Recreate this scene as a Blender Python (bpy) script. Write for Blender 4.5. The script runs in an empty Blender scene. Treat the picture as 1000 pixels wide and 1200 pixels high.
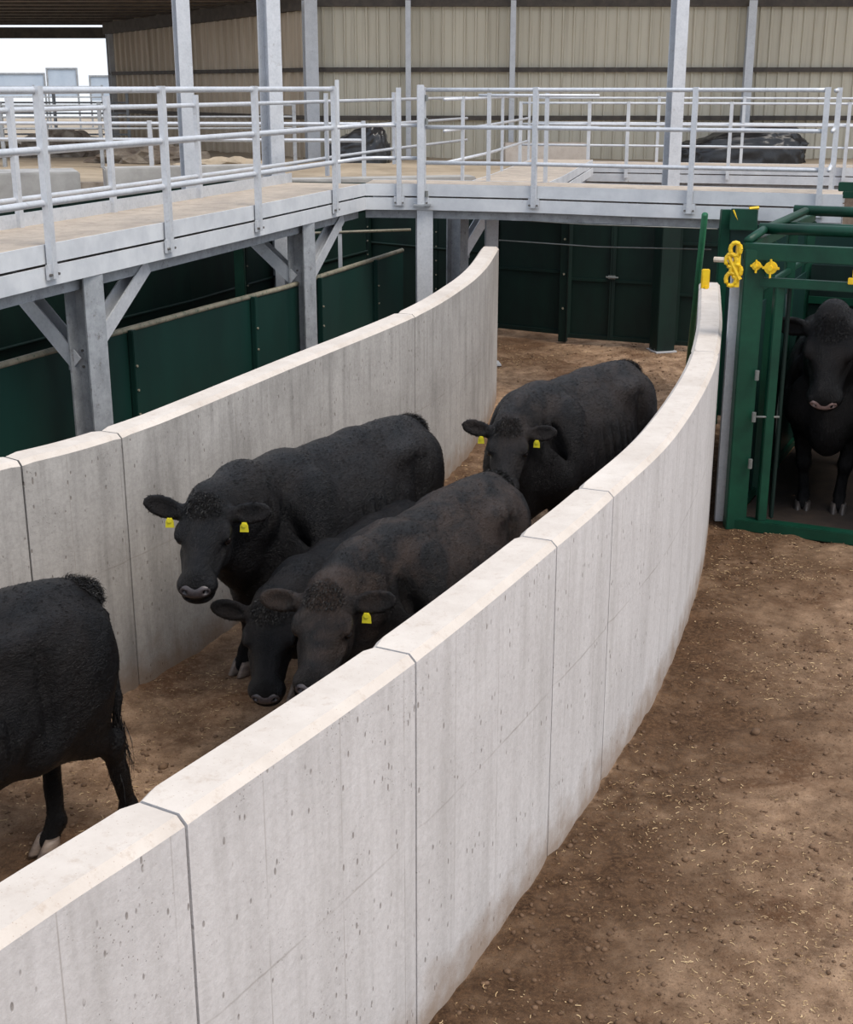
import bpy, bmesh, math, random
import numpy as np
from mathutils import Vector, Matrix
random.seed(7); rng = np.random.default_rng(11)
SC = bpy.context.scene; COL = SC.collection
PI = math.pi
H = 3.6                                    # eye height above the yard
PITCH = math.radians(17.7); FPX = 1562.0   # focal length in pixels of the 1000x1200 frame

def at(px, py, z):
    """where the sight line through a photo pixel meets the level z"""
    x = (px-500)/FPX; y = -(py-600)/FPX
    d = (x, math.cos(PITCH)+y*math.sin(PITCH), -math.sin(PITCH)+y*math.cos(PITCH))
    t = (z-H)/d[2]
    return Vector((d[0]*t, d[1]*t, z))

# ------------------------------------------------------------------ materials
class NT:
    def __init__(s, name):
        m = bpy.data.materials.new(name); m.use_nodes = True
        s.m = m; s.t = m.node_tree; s.n = s.t.nodes; s.l = s.t.links
        s.b = s.n['Principled BSDF']
    def node(s, typ, **kw):
        n = s.n.new(typ)
        for k, v in kw.items():
            if k in n.inputs.keys() if isinstance(k, str) else False: n.inputs[k].default_value = v
            else: setattr(n, k, v)
        return n
    def link(s, a, b): s.l.new(a, b)
    def coord(s, which='Object', scale=(1,1,1), loc=(0,0,0)):
        c = s.n.new('ShaderNodeTexCoord'); m = s.n.new('ShaderNodeMapping')
        m.inputs['Scale'].default_value = scale; m.inputs['Location'].default_value = loc
        s.link(c.outputs[which], m.inputs[0]); return m.outputs[0]
    def noise(s, vec, scale=5, detail=6, rough=.6, dist=0):
        n = s.n.new('ShaderNodeTexNoise'); s.link(vec, n.inputs['Vector'])
        n.inputs['Scale'].default_value = scale; n.inputs['Detail'].default_value = detail
        n.inputs['Roughness'].default_value = rough; n.inputs['Distortion'].default_value = dist
        return n.outputs['Fac']
    def voro(s, vec, scale=5, feature='F1'):
        n = s.n.new('ShaderNodeTexVoronoi'); s.link(vec, n.inputs['Vector']); n.feature = feature
        n.inputs['Scale'].default_value = scale; return n.outputs['Distance']
    def ramp(s, fac, stops):
        r = s.n.new('ShaderNodeValToRGB'); s.link(fac, r.inputs[0]); e = r.color_ramp.elements
        while len(e) < len(stops): e.new(.5)
        for i, (p, c) in enumerate(stops):
            e[i].position = p
            e[i].color = (c, c, c, 1) if isinstance(c, (int, float)) else (*c, 1)
        return r.outputs[0]
    def mix(s, fac, a, b, mode='MIX'):
        m = s.n.new('ShaderNodeMix'); m.data_type = 'RGBA'; m.blend_type = mode
        for sock, v in ((m.inputs[0], fac), (m.inputs[6], a), (m.inputs[7], b)):
            if isinstance(v, (int, float)): sock.default_value = v
            elif isinstance(v, tuple): sock.default_value = (*v, 1)
            else: s.link(v, sock)
        return m.outputs[2]
    def math(s, op, a, b=0, clamp=False):
        m = s.n.new('ShaderNodeMath'); m.operation = op; m.use_clamp = clamp
        for i, v in enumerate((a, b)):
            if isinstance(v, (int, float)): m.inputs[i].default_value = v
            else: s.link(v, m.inputs[i])
        return m.outputs[0]
    def bump(s, h, strength=.3, dist=.01, normal=None):
        b = s.n.new('ShaderNodeBump'); b.inputs['Strength'].default_value = strength
        b.inputs['Distance'].default_value = dist; s.link(h, b.inputs['Height'])
        if normal is not None: s.link(normal, b.inputs['Normal'])
        return b.outputs[0]
    def out(s, color=None, rough=None, metal=None, normal=None, spec=None):
        for nm, v in (('Base Color', color), ('Roughness', rough), ('Metallic', metal), ('Normal', normal), ('Specular IOR Level', spec)):
            if v is None: continue
            if isinstance(v, tuple): s.b.inputs[nm].default_value = (*v, 1)
            elif isinstance(v, (int, float)): s.b.inputs[nm].default_value = v
            else: s.link(v, s.b.inputs[nm])
        return s.m

def paint(name, c1, c2, rough=.6, metal=0.0, scale=4, stretch=(1,1,1), lo=.35, hi=.65, bump=.15, wear=None, wearamt=.62):
    t = NT(name); v = t.coord('Object', stretch)
    n = t.noise(v, scale, 7, .65)
    c = t.mix(t.ramp(n, [(lo, 0.0), (hi, 1.0)]), c1, c2)
    if wear:
        w = t.noise(t.coord('Object', stretch), scale*3.1, 8, .7)
        c = t.mix(t.ramp(w, [(wearamt, 0.0), (wearamt+.07, 1.0)]), c, wear)
    return t.out(c, rough, metal, t.bump(t.noise(v, scale*9, 4), bump, .004), .28 if 'green' in name else .5)

M = {}
def build_mats():
    # cast concrete, uv: u along the wall in metres, v up
    def concrete(name, a, b, dark, seam, warm=0.0):
        t = NT(name)
        uv = t.coord('UV'); st = t.coord('UV', (1.6, .22, 1)); st2 = t.coord('UV', (7, .35, 1)); ob = t.coord('Object')
        c = t.mix(t.ramp(t.noise(uv, 1.5, 8, .65), [(.3, 0.0), (.7, 1.0)]), a, b)
        c = t.mix(t.ramp(t.noise(st, 3.0, 6, .6), [(.47, 0.0), (.72, .5)]), c, dark)
        c = t.mix(t.ramp(t.noise(st2, 2.5, 5, .6), [(.50, 0.0), (.78, .42)]), c, dark)
        c = t.mix(t.ramp(t.noise(ob, 34, 5, .75), [(.42, 0.0), (.8, .35)]), c, tuple(x*.7 for x in dark))
        # blow holes, a bit taller than wide
        pv = t.coord('UV', (1.0, .42, 1)); pit = t.voro(pv, 26)
        gate = t.ramp(t.noise(t.coord('UV', (1, 1, 1), (3, 7, 0)), 6, 3), [(.47, 0.0), (.53, 1.0)])
        pitm = t.math('MULTIPLY', t.ramp(pit, [(.10, 1.0), (.17, 0.0)]), gate)
        pitm2 = t.math('MULTIPLY', t.ramp(t.voro(t.coord('UV', (1.3, .9, 1), (9, 2, 0)), 41), [(.09, .8), (.15, 0.0)]), t.ramp(t.noise(uv, 3, 3), [(.5, 0.0), (.6, 1.0)]))
        pitm = t.math('MAXIMUM', pitm, pitm2)
        c = t.mix(t.math('MULTIPLY', pitm, .62), c, (.13, .105, .085))
        # board seam part way up and thin vertical board marks
        sep = t.n.new('ShaderNodeSeparateXYZ'); t.link(uv, sep.inputs[0])
        wob = t.math('MULTIPLY', t.noise(uv, 9, 3), .012)
        d = t.math('ABSOLUTE', t.math('SUBTRACT', t.math('ADD', sep.outputs[1], wob), seam))
        sm = t.ramp(d, [(0.0, 1.0), (.006, .0)])
        fr = t.math('FRACT', t.math('MULTIPLY', sep.outputs[0], 1/.42))
        d2 = t.math('ABSOLUTE', t.math('SUBTRACT', fr, .5))
        vm = t.ramp(d2, [(0.0, .8), (.010, 0.0)])
        mk = t.math('MULTIPLY', t.math('MAXIMUM', sm, vm), t.ramp(t.noise(uv, 2.3, 4), [(.38, 0.05), (.62, .75)]))
        c = t.mix(mk, c, (.22, .19, .165))
        # soil splashed on the foot of the wall
        foot = t.ramp(t.math('ADD', sep.outputs[1], t.math('MULTIPLY', t.noise(uv, 5, 5), .5)), [(.26, .75), (.50, 0.0)])
        c = t.mix(foot, c, (.24, .165, .11))
        hgt = t.math('SUBTRACT', t.noise(ob, 45, 6, .7), t.math('MULTIPLY', pitm, 1.6))
        return t.out(c, .88, 0, t.bump(hgt, .45, .006), .3)
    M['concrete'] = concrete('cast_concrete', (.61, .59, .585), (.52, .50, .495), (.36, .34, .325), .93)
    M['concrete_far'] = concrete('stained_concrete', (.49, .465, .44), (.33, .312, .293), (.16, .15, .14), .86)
    t = NT('concrete_cap'); uv = t.coord('Object')
    c = t.mix(t.ramp(t.noise(uv, 2.2, 8, .7), [(.3, 0.0), (.7, 1.0)]), (.66, .60, .54), (.50, .44, .385))
    c = t.mix(t.ramp(t.noise(uv, 16, 6, .75), [(.55, 0.0), (.75, .6)]), c, (.38, .29, .22))
    c = t.mix(t.ramp(t.voro(uv, 60), [(.08, .5), (.13, 0.0)]), c, (.3, .2, .13))
    M['cap'] = t.out(c, .88, 0, t.bump(t.noise(uv, 60, 6, .7), .4, .004), .3)
    # yard soil
    def soil(name, k):
        t = NT(name); ob = t.coord('Object')
        c = t.mix(t.ramp(t.noise(ob, .9, 9, .68, .4), [(.38, 0.0), (.58, 1.0)]), tuple(x*k for x in (.150, .078, .041)), tuple(x*k for x in (.50, .335, .215)))
        c = t.mix(t.ramp(t.noise(ob, 6, 9, .75), [(.40, .0), (.66, .75)]), c, tuple(x*k for x in (.085, .045, .024)))
        c = t.mix(t.ramp(t.noise(ob, 28, 7, .8), [(.50, 0.0), (.70, .75)]), c, tuple(x*k for x in (.38, .26, .17)))
        c = t.mix(t.ramp(t.noise(t.coord('Object', (1,1,1), (5,3,1)), 75, 5, .75), [(.56, 0.0), (.66, .8)]), c, tuple(x*k for x in (.05, .027, .016)))
        at_ = t.n.new('ShaderNodeAttribute'); at_.attribute_name = 'soil_dark'
        darkf = t.math('MULTIPLY', at_.outputs['Fac'], t.ramp(t.noise(ob, 5, 8, .75), [(.30, .35), (.55, 1.0)]))
        c = t.mix(darkf, c, t.mix(t.ramp(t.noise(ob, 40, 6, .8), [(.42, 0.0), (.62, 1.0)]), (.050, .027, .015), (.155, .088, .048)))
        h = t.math('ADD', t.noise(ob, 30, 8, .75), t.math('MULTIPLY', t.noise(ob, 110, 4, .7), .5))
        return t.out(c, .95, 0, t.bump(h, .9, .018), .15)
    M['soil'] = soil('yard_soil', 1.0)
    M['clod'] = paint('soil_clod', (.075, .040, .021), (.175, .105, .060), .95, 0, 9, bump=.6)
    M['straw'] = paint('dry_straw', (.62, .46, .26), (.36, .23, .11), .8, 0, 3)
    # metals
    t = NT('galvanised_steel'); v = t.coord('Object')
    c = t.mix(t.ramp(t.noise(v, 5, 7, .7), [(.3, 0.0), (.7, 1.0)]), (.62, .64, .67), (.47, .49, .52))
    c = t.mix(t.ramp(t.voro(v, 38), [(.2, .0), (.9, .35)]), c, (.72, .73, .75))
    c = t.mix(t.ramp(t.noise(t.coord('Object', (1,1,1), (2,2,2)), 11, 7, .75), [(.60, 0.0), (.72, .55)]), c, (.24, .21, .19))
    M['galv'] = t.out(c, .48, .35, t.bump(t.noise(v, 60, 3), .08, .003))
    t = NT('weathered_galvanised'); v = t.coord('Object')
    c = t.mix(t.ramp(t.noise(v, 6, 8, .75), [(.3, 0.0), (.7, 1.0)]), (.42, .44, .465), (.22, .235, .25))
    c = t.mix(t.ramp(t.noise(t.coord('Object', (1,1,1), (7,2,4)), 15, 8, .8), [(.55, 0.0), (.68, .7)]), c, (.10, .085, .075))
    M['galv_old'] = t.out(c, .6, .2, t.bump(t.noise(v, 50, 3), .15, .003))
    M['white_steel'] = paint('pale_coated_steel', (.66, .68, .70), (.52, .54, .57), .5, .1, 3, wear=(.36, .31, .27), wearamt=.66)
    M['deck'] = paint('dusty_deck', (.50, .42, .335), (.36, .30, .245), .9, 0, 5, bump=.4, wear=(.24, .19, .15), wearamt=.6)
    M['bolt'] = paint('dull_bolt', (.20, .19, .18), (.12, .11, .10), .5, .6, 20)
    M['cable'] = paint('grey_cable', (.24, .25, .24), (.16, .17, .16), .5, .4, 9)
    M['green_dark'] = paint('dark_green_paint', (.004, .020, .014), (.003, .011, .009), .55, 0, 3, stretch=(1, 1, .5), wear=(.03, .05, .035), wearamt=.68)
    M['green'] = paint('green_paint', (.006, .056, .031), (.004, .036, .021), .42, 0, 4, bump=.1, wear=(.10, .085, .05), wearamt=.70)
    M['mat_floor'] = paint('dark_mat', (.035,.022,.015), (.018,.012,.009), .9, 0, 6, bump=.5)
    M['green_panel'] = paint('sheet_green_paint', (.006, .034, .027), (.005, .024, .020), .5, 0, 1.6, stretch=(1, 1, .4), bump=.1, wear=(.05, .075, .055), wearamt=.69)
    M['green_light'] = paint('faded_green_paint', (.025, .15, .07), (.015, .09, .045), .45, 0, 4)
    M['pipe_tan'] = paint('worn_pipe', (.30, .27, .20), (.17, .16, .12), .6, .1, 8, wear=(.05, .09, .05), wearamt=.56)
    M['yellow'] = paint('yellow_paint', (.82, .56, .01), (.68, .42, .01), .5, 0, 9, wear=(.14, .10, .03), wearamt=.66)
    M['tag'] = paint('yellow_tag_plastic', (.70, .62, .03), (.58, .50, .02), .45, 0, 9)
    M['pale'] = paint('pale_bracket', (.60, .52, .42), (.45, .38, .3), .7, 0, 9)
    # sheeting
    def sheet(name, a, b, streak):
        t = NT(name)
        c = t.mix(t.ramp(t.noise(t.coord('Object', (1.2, 1.2, .08)), 1.7, 6, .6), [(.3, 0.0), (.7, 1.0)]), a, b)
        c = t.mix(t.ramp(t.noise(t.coord('Object', (5, 5, .12), (1, 4, 0)), 2.2, 6, .7), [(.52, 0.0), (.72, .55)]), c, streak)
        return t.out(c, .6, .05)
    M['sheet'] = sheet('wall_sheeting', (.66, .615, .50), (.55, .51, .41), (.34, .29, .21))
    M['sheet_left'] = sheet('weathered_wall_sheeting', (.62, .53, .42), (.46, .385, .29), (.20, .14, .09))
    M['roof'] = sheet('roof_sheeting', (.62, .50, .36), (.50, .38, .26), (.30, .21, .13))
    M['timber'] = paint('purlin_steel', (.10, .085, .07), (.06, .05, .045), .7, .1, 5)
    M['plastic'] = paint('black_plastic_wrap', (.012, .013, .016), (.03, .032, .036), .28, 0, 3, bump=.9)
    M['plain_concrete'] = paint('weathered_concrete', (.42, .41, .39), (.28, .27, .255), .9, 0, 2, bump=.4)
    M['dry_bank'] = paint('dry_bank_soil', (.46, .385, .29), (.29, .235, .17), .95, 0, .8, bump=.5)
    M['rubble'] = paint('grey_rubble', (.30, .26, .21), (.12, .09, .07), .9, 0, 3, bump=.5)
    # cattle
    def coat(name, black, tint, amount, zlo, zhi):
        t = NT(name); ob = t.coord('Object')
        sep = t.n.new('ShaderNodeSeparateXYZ'); t.link(ob, sep.inputs[0])
        up = t.n.new('ShaderNodeMapRange'); t.link(sep.outputs[2], up.inputs[0])
        up.inputs[1].default_value = zlo; up.inputs[2].default_value = zhi
        n = t.noise(t.coord('Object', (1.0, 1.6, 1.3)), 3.4, 6, .62, .6)
        f = t.math('MULTIPLY', t.math('MULTIPLY', up.outputs[0], t.ramp(n, [(.42, 0.02), (.64, 1.0)])), amount, True)
        c = t.mix(f, black, tint)
        fib = t.noise(t.coord('Object', (26, 95, 50)), 2.0, 7, .75, .8)
        c = t.mix(t.ramp(fib, [(.48, 0.0), (.78, .55)]), c, tuple(x*2.6+.004 for x in black))
        dust = t.math('MULTIPLY', t.ramp(t.noise(t.coord('Object', (1,1,1), (3,1,8)), 42, 6, .8), [(.69, 0.0), (.76, .5)]), 1.0)
        c = t.mix(dust, c, (.12, .085, .06))
        h = t.math('ADD', t.noise(t.coord('Object', (14, 60, 34)), 2.0, 7, .72, 1.2), t.math('MULTIPLY', t.noise(ob, 9, 4, .6), 1.2))
        nrm = t.bump(h, .8, .016)
        return t.out(c, .37, 0, nrm, .21)
    M['coat_black'] = coat('black_coat', (.0028, .0027, .0033), (.012, .009, .008), .8, .7, 1.3)
    M['coat_brown_lit'] = coat('black_coat_brown_highlight', (.0042, .0037, .0038), (.050, .033, .025), .75, .55, 1.25)  # brown tint along the back paints its highlights into the coat colour
    M['coat_mid'] = coat('dusty_black_coat', (.0045, .0040, .0044), (.032, .023, .019), .8, .8, 1.3)
    M['hair'] = paint('black_hair', (.004, .0036, .0036), (.010, .008, .007), .5, 0, 9)
    M['nose'] = paint('nose_leather', (.065, .052, .054), (.028, .024, .026), .30, 0, 40, bump=.3)
    M['nose_pink'] = paint('pinkish_nose_leather', (.24, .165, .155), (.13, .09, .085), .32, 0, 40, bump=.3)
    M['hoof'] = paint('horn_hoof', (.25, .19, .15), (.12, .09, .075), .5, 0, 12, stretch=(1, 1, 3))
    M['hoof_dark'] = paint('dark_hoof', (.08, .065, .06), (.045, .04, .038), .45, 0, 12)
    t = NT('eye'); M['eye'] = t.out((.012, .008, .007), .08, 0, None, .6)
build_mats()

# ------------------------------------------------------------------ helpers
def link(o, parent=None):
    COL.objects.link(o)
    if parent is not None: o.parent = parent
    return o
def empty(name, loc, label=None, cat=None, group=None, rz=0):
    o = bpy.data.objects.new(name, None); o.empty_display_size = .2; o.location = loc
    o.rotation_euler = (0, 0, rz); COL.objects.link(o)
    if label: tag(o, label, cat, group)
    return o
def tag(o, label=None, cat=None, group=None, kind=None):
    if label: o['label'] = label
    if cat: o['category'] = cat
    if group: o['group'] = group
    if kind: o['kind'] = kind
    return o
class MB:
    def __init__(s): s.v = []; s.f = []; s.uv = None
    def add(s, vs, fs):
        b = len(s.v); s.v += [tuple(v) for v in vs]; s.f += [tuple(i+b for i in f) for f in fs]; return s
    def box(s, c, size, rz=0, mat=None):
        hx, hy, hz = (k/2 for k in size); R = mat or Matrix.Rotation(rz, 3, 'Z'); c = Vector(c)
        vs = [c + R @ Vector((x*hx, y*hy, z*hz)) for x, y, z in ((-1,-1,-1),(1,-1,-1),(1,1,-1),(-1,1,-1),(-1,-1,1),(1,-1,1),(1,1,1),(-1,1,1))]
        return s.add(vs, [(0,3,2,1),(4,5,6,7),(0,1,5,4),(1,2,6,5),(2,3,7,6),(3,0,4,7)])
    def profile(s, a, b, pts, up=(0,0,1)):
        """extrude a closed 2d outline from a to b; x of outline = side, y = up"""
        a = Vector(a); b = Vector(b); d = (b-a).normalized(); up = Vector(up)
        if abs(d.dot(up)) > .99: up = Vector((0, 1, 0))
        side = d.cross(up).normalized(); u = side.cross(d).normalized(); n = len(pts)
        vs = [p + side*x + u*y for p in (a, b) for x, y in pts]
        fs = [tuple(range(n-1, -1, -1)), tuple(range(n, 2*n))] + [(i, (i+1) % n, n+(i+1) % n, n+i) for i in range(n)]
        return s.add(vs, fs)
    def bar(s, a, b, w, h=None, up=(0,0,1)):
        h = h or w; return s.profile(a, b, [(-w/2,-h/2),(w/2,-h/2),(w/2,h/2),(-w/2,h/2)], up)
    def tube(s, pts, r, n=10, cap=True):
        pts = [Vector(p) for p in pts]; rings = []
        for i, p in enumerate(pts):
            d = (pts[min(i+1, len(pts)-1)] - pts[max(i-1, 0)]).normalized()
            up = Vector((0,0,1)) if abs(d.z) < .9 else Vector((0,1,0))
            sd = d.cross(up).normalized(); u = sd.cross(d).normalized()
            rr = r[i] if isinstance(r, (list, tuple)) else r
            rings.append([p + (sd*math.cos(t*2*PI/n) + u*math.sin(t*2*PI/n))*rr for t in range(n)])
        vs = [v for rg in rings for v in rg]; fs = []
        for i in range(len(pts)-1):
            for t in range(n):
                fs.append((i*n+t, i*n+(t+1) % n, (i+1)*n+(t+1) % n, (i+1)*n+t))
        if cap: fs += [tuple(range(n-1, -1, -1)), tuple(range((len(pts)-1)*n, len(pts)*n))]
        return s.add(vs, fs)
    def build(s, name, mat, parent=None, bevel=0, smooth=False):
        me = bpy.data.meshes.new(name); me.from_pydata(s.v, [], s.f); me.update()
        bm = bmesh.new(); bm.from_mesh(me)
        bmesh.ops.recalc_face_normals(bm, faces=bm.faces)
        if bevel: bmesh.ops.bevel(bm, geom=[e for e in bm.edges if len(e.link_faces) == 2 and e.calc_face_angle(0) > .6], offset=bevel, segments=2, affect='EDGES', clamp_overlap=True)
        bm.to_mesh(me); bm.free()
        for m in (mat if isinstance(mat, list) else [mat]): me.materials.append(M[m])
        if smooth: me.polygons.foreach_set('use_smooth', [True]*len(me.polygons)); me.update()
        o = bpy.data.objects.new(name, me); link(o, parent)
        if parent is not None: # vertices are given in world space: bring them into the parent's frame
            chain = []; p = parent
            while p is not None: chain.append(p); p = p.parent
            mw = Matrix.Identity(4)
            for q in reversed(chain): mw = mw @ q.matrix_basis
            me.transform(mw.inverted())
        return o
def re_origin(o):
    """put the origin of a one-mesh thing at its foot"""
    me = o.data; co = np.empty(len(me.vertices)*3, np.float32); me.vertices.foreach_get('co', co); co = co.reshape(-1, 3)
    c = Vector(((co[:,0].min()+co[:,0].max())/2, (co[:,1].min()+co[:,1].max())/2, co[:,2].min()))
    me.transform(Matrix.Translation(-c)); o.location = c; return o
def catmull(P, n):
    P = [Vector(p) for p in P]; P = [P[0]*2-P[1]] + P + [P[-1]*2-P[-2]]; out = []
    for i in range(1, len(P)-2):
        a, b, c, d = P[i-1], P[i], P[i+1], P[i+2]
        for k in range(n):
            t = k/n; out.append(.5*((2*b) + (c-a)*t + (2*a-5*b+4*c-d)*t*t + (3*b-a-3*c+d)*t**3))
    out.append(P[-2]); return out
def Rz(a): return Matrix.Rotation(a, 3, 'Z')

# value noise on a grid for the ground
def vnoise(X, Y, s, seed):
    r = np.random.default_rng(seed).random((256, 256)); x = X/s+500; y = Y/s+500
    xi = np.floor(x).astype(int); yi = np.floor(y).astype(int); fx = x-xi; fy = y-yi
    fx = fx*fx*(3-2*fx); fy = fy*fy*(3-2*fy); g = lambda a, b: r[a % 256, b % 256]
    return (g(xi,yi)*(1-fx)+g(xi+1,yi)*fx)*(1-fy)+(g(xi,yi+1)*(1-fx)+g(xi+1,yi+1)*fx)*fy-.5
def gz(X, Y):
    X = np.asarray(X, float); Y = np.asarray(Y, float)
    z = .035*vnoise(X,Y,.8,1)+.026*vnoise(X,Y,.3,2)+.026*vnoise(X,Y,.11,3)+.014*vnoise(X,Y,.06,4)
    return z - .005

# ------------------------------------------------------------------ ground
Rpts = [(-3.0,.0),(-1.75,1.45),(-1.02,2.74),(-.67,3.31),(-.03,4.43),(.6,5.70),(.96,6.47),(1.49,7.70),(2.09,9.55),(2.52,11.3),(2.83,12.8),(3.08,14.06)]
def grid(name, x0, x1, y0, y1, step, zfun, mat):
    nx = int((x1-x0)/step)+1; ny = int((y1-y0)/step)+1
    X, Y = np.meshgrid(np.linspace(x0,x1,nx), np.linspace(y0,y1,ny)); Z = zfun(X, Y)
    me = bpy.data.meshes.new(name); me.vertices.add(nx*ny)
    me.vertices.foreach_set('co', np.stack([X,Y,Z],-1).astype(np.float32).ravel())
    i = (np.arange(ny-1)[:,None]*nx+np.arange(nx-1)[None]).ravel()
    q = np.stack([i,i+1,i+1+nx,i+nx],-1).astype(np.int32)
    me.loops.add(q.size); me.loops.foreach_set('vertex_index', q.ravel())
    me.polygons.add(len(q)); me.polygons.foreach_set('loop_start', np.arange(0,q.size,4,dtype=np.int32)); me.polygons.foreach_set('loop_total', np.full(len(q),4,np.int32))
    me.update(calc_edges=True); me.polygons.foreach_set('use_smooth', [True]*len(q)); me.materials.append(M[mat])
    if mat == 'soil':  # darker soil beside the near wall, inside the race and in patches
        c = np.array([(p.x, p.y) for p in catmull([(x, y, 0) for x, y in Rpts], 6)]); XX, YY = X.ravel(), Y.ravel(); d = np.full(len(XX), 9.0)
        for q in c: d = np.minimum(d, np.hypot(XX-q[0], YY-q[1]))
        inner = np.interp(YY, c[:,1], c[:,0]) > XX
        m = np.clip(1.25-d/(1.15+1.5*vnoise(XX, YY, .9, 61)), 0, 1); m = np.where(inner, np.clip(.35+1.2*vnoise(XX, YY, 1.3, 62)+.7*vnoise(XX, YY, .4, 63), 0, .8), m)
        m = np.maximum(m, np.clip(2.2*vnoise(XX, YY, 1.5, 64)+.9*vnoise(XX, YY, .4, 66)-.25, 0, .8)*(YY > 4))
        at_ = me.attributes.new('soil_dark', 'FLOAT', 'POINT'); at_.data.foreach_set('value', m.astype(np.float32))
    o = bpy.data.objects.new(name, me); COL.objects.link(o); return o
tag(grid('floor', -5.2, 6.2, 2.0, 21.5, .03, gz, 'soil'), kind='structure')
b = MB()
for (x0,x1,y0,y1) in ((-60,-30,-8,60),(-30,-5.2,-8,26),(6.2,30,-8,60),(-5.2,6.2,-8,2.0),(-5.2,6.2,21.5,26)):
    b.add([(x0,y0,-.004),(x1,y0,-.004),(x1,y1,-.004),(x0,y1,-.004)], [(0,1,2,3)])
tag(b.build('floor_outer', 'soil'), kind='structure')
# raised pad behind the pens, with its retaining edge
def bankz(X, Y): return 1.86+.10*vnoise(X,Y,1.7,8)+.05*vnoise(X,Y,.5,9)
tag(grid('floor_raised', -42, 22, 25.9, 80, .45, bankz, 'dry_bank'), kind='structure')
b = MB(); b.box((-10, 25.9, .93), (64, .3, 1.9)); tag(b.build('wall_retaining', 'rubble'), kind='structure')

# ------------------------------------------------------------------ curved concrete race walls, panel by panel
def race_wall(outer, joints, thick, side, zf, mat, labels, group, gap=.006, seam_u0=0):
    """outer = curve of the face; side = +1 when the thickness goes to the left of travel"""
    c = catmull([(x, y, 0) for x, y in outer], 24)
    cum = [0]
    for i in range(1, len(c)): cum.append(cum[-1]+(c[i]-c[i-1]).length)
    def at_len(u):
        for i in range(1, len(c)):
            if cum[i] >= u or i == len(c)-1:
                t = (u-cum[i-1])/(cum[i]-cum[i-1]); p = c[i-1].lerp(c[i], t)
                i0 = max(i-2, 0); i1 = min(i+1, len(c)-1)
                d = (c[i1]-c[i0]).normalized(); return p, Vector((-d.y, d.x, 0))*side
    us = []
    for (jx, jy) in joints:
        k = min(range(len(c)), key=lambda i: (c[i]-Vector((jx, jy, 0))).length); us.append(cum[k])
    us = [0] + us + [cum[-1]]; res = []
    ch = .028
    for j in range(len(us)-1):
        a = us[j] + (gap if j else 0); e = us[j+1] - (gap if j < len(us)-2 else 0); n = max(4, int((e-a)/.07))
        V = []; U = []
        for i in range(n+1):
            u = a+(e-a)*i/n; p, nrm = at_len(u); z = zf(p); inset = .010 if i in (0, n) else 0
            # outline: outer foot, outer below chamfer, outer top, inner top, inner below chamfer, inner foot
            for off, zz in ((inset, -.12), (inset, z-ch-inset), (ch+inset, z-inset), (thick-ch-inset, z-inset), (thick-inset, z-ch-inset), (thick-inset, -.12)):
                V.append(p+nrm*off+Vector((0,0,zz))); U.append((u, zz))
        # small return just inside the ends so joints read as arrises
        F = []; FM = []
        for i in range(n):
            for k in range(5):
                F.append((i*6+k, i*6+k+1, (i+1)*6+k+1, (i+1)*6+k)); FM.append(1 if k in (1,2,3) else 0)
            F.append((i*6+5, i*6, (i+1)*6, (i+1)*6+5)); FM.append(0)
        F += [tuple(range(6)), tuple(range(n*6+5, n*6-1, -1))]; FM += [0, 0]
        me = bpy.data.meshes.new('concrete_race_wall_panel'); me.from_pydata([tuple(v) for v in V], [], F)
        me.materials.append(M[mat]); me.materials.append(M['cap']); me.polygons.foreach_set('material_index', FM)
        uvl = me.uv_layers.new(name='uv')
        for pl in me.polygons:
            for li in pl.loop_indices:
                uu, vv = U[me.loops[li].vertex_index]; uvl.data[li].uv = (uu+seam_u0, vv)
        bm = bmesh.new(); bm.from_mesh(me); bmesh.ops.recalc_face_normals(bm, faces=bm.faces)
        for f in bm.faces:
            f.smooth = len(f.verts) == 4
        for ed in bm.edges:
            if len(ed.link_faces) == 2 and ed.calc_face_angle(0) > .5: ed.smooth = False
        bm.to_mesh(me); bm.free()
        o = bpy.data.objects.new('concrete_race_wall_panel', me); COL.objects.link(o); re_origin(o)
        tag(o, labels[j], 'concrete wall', group); res.append(o)
    return res
race_wall(Rpts, [(-.67,3.31),(-.03,4.43),(.6,5.70),(.96,6.47),(2.25,10.2)], .215, 1, lambda p: 1.65, 'concrete',
    ['pale concrete wall panel nearest the camera at bottom left corner', 'pale concrete wall panel just past the widest open joint',
     'pale concrete wall panel beside the lowered cattle heads', 'short pale concrete panel in the middle of the near wall',
     'long pale concrete panel curving up towards the green crush', 'last pale concrete panel ending against the yellow latch'], None)
Lpts = [(-4.6,3.0),(-3.55,4.95),(-2.95,5.95),(-2.33,6.90),(-1.80,7.66),(-.93,9.6),(-.09,11.5),(.36,12.95),(.63,14.2),(.85,15.75)]
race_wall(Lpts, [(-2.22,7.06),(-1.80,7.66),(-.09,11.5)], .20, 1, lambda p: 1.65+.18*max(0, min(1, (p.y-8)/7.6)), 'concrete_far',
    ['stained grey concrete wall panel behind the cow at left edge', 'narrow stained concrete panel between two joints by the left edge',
     'long stained grey concrete panel behind the calm ear-tagged cow', 'grey concrete panel curving to the far end of the race'], None, seam_u0=20)

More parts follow.
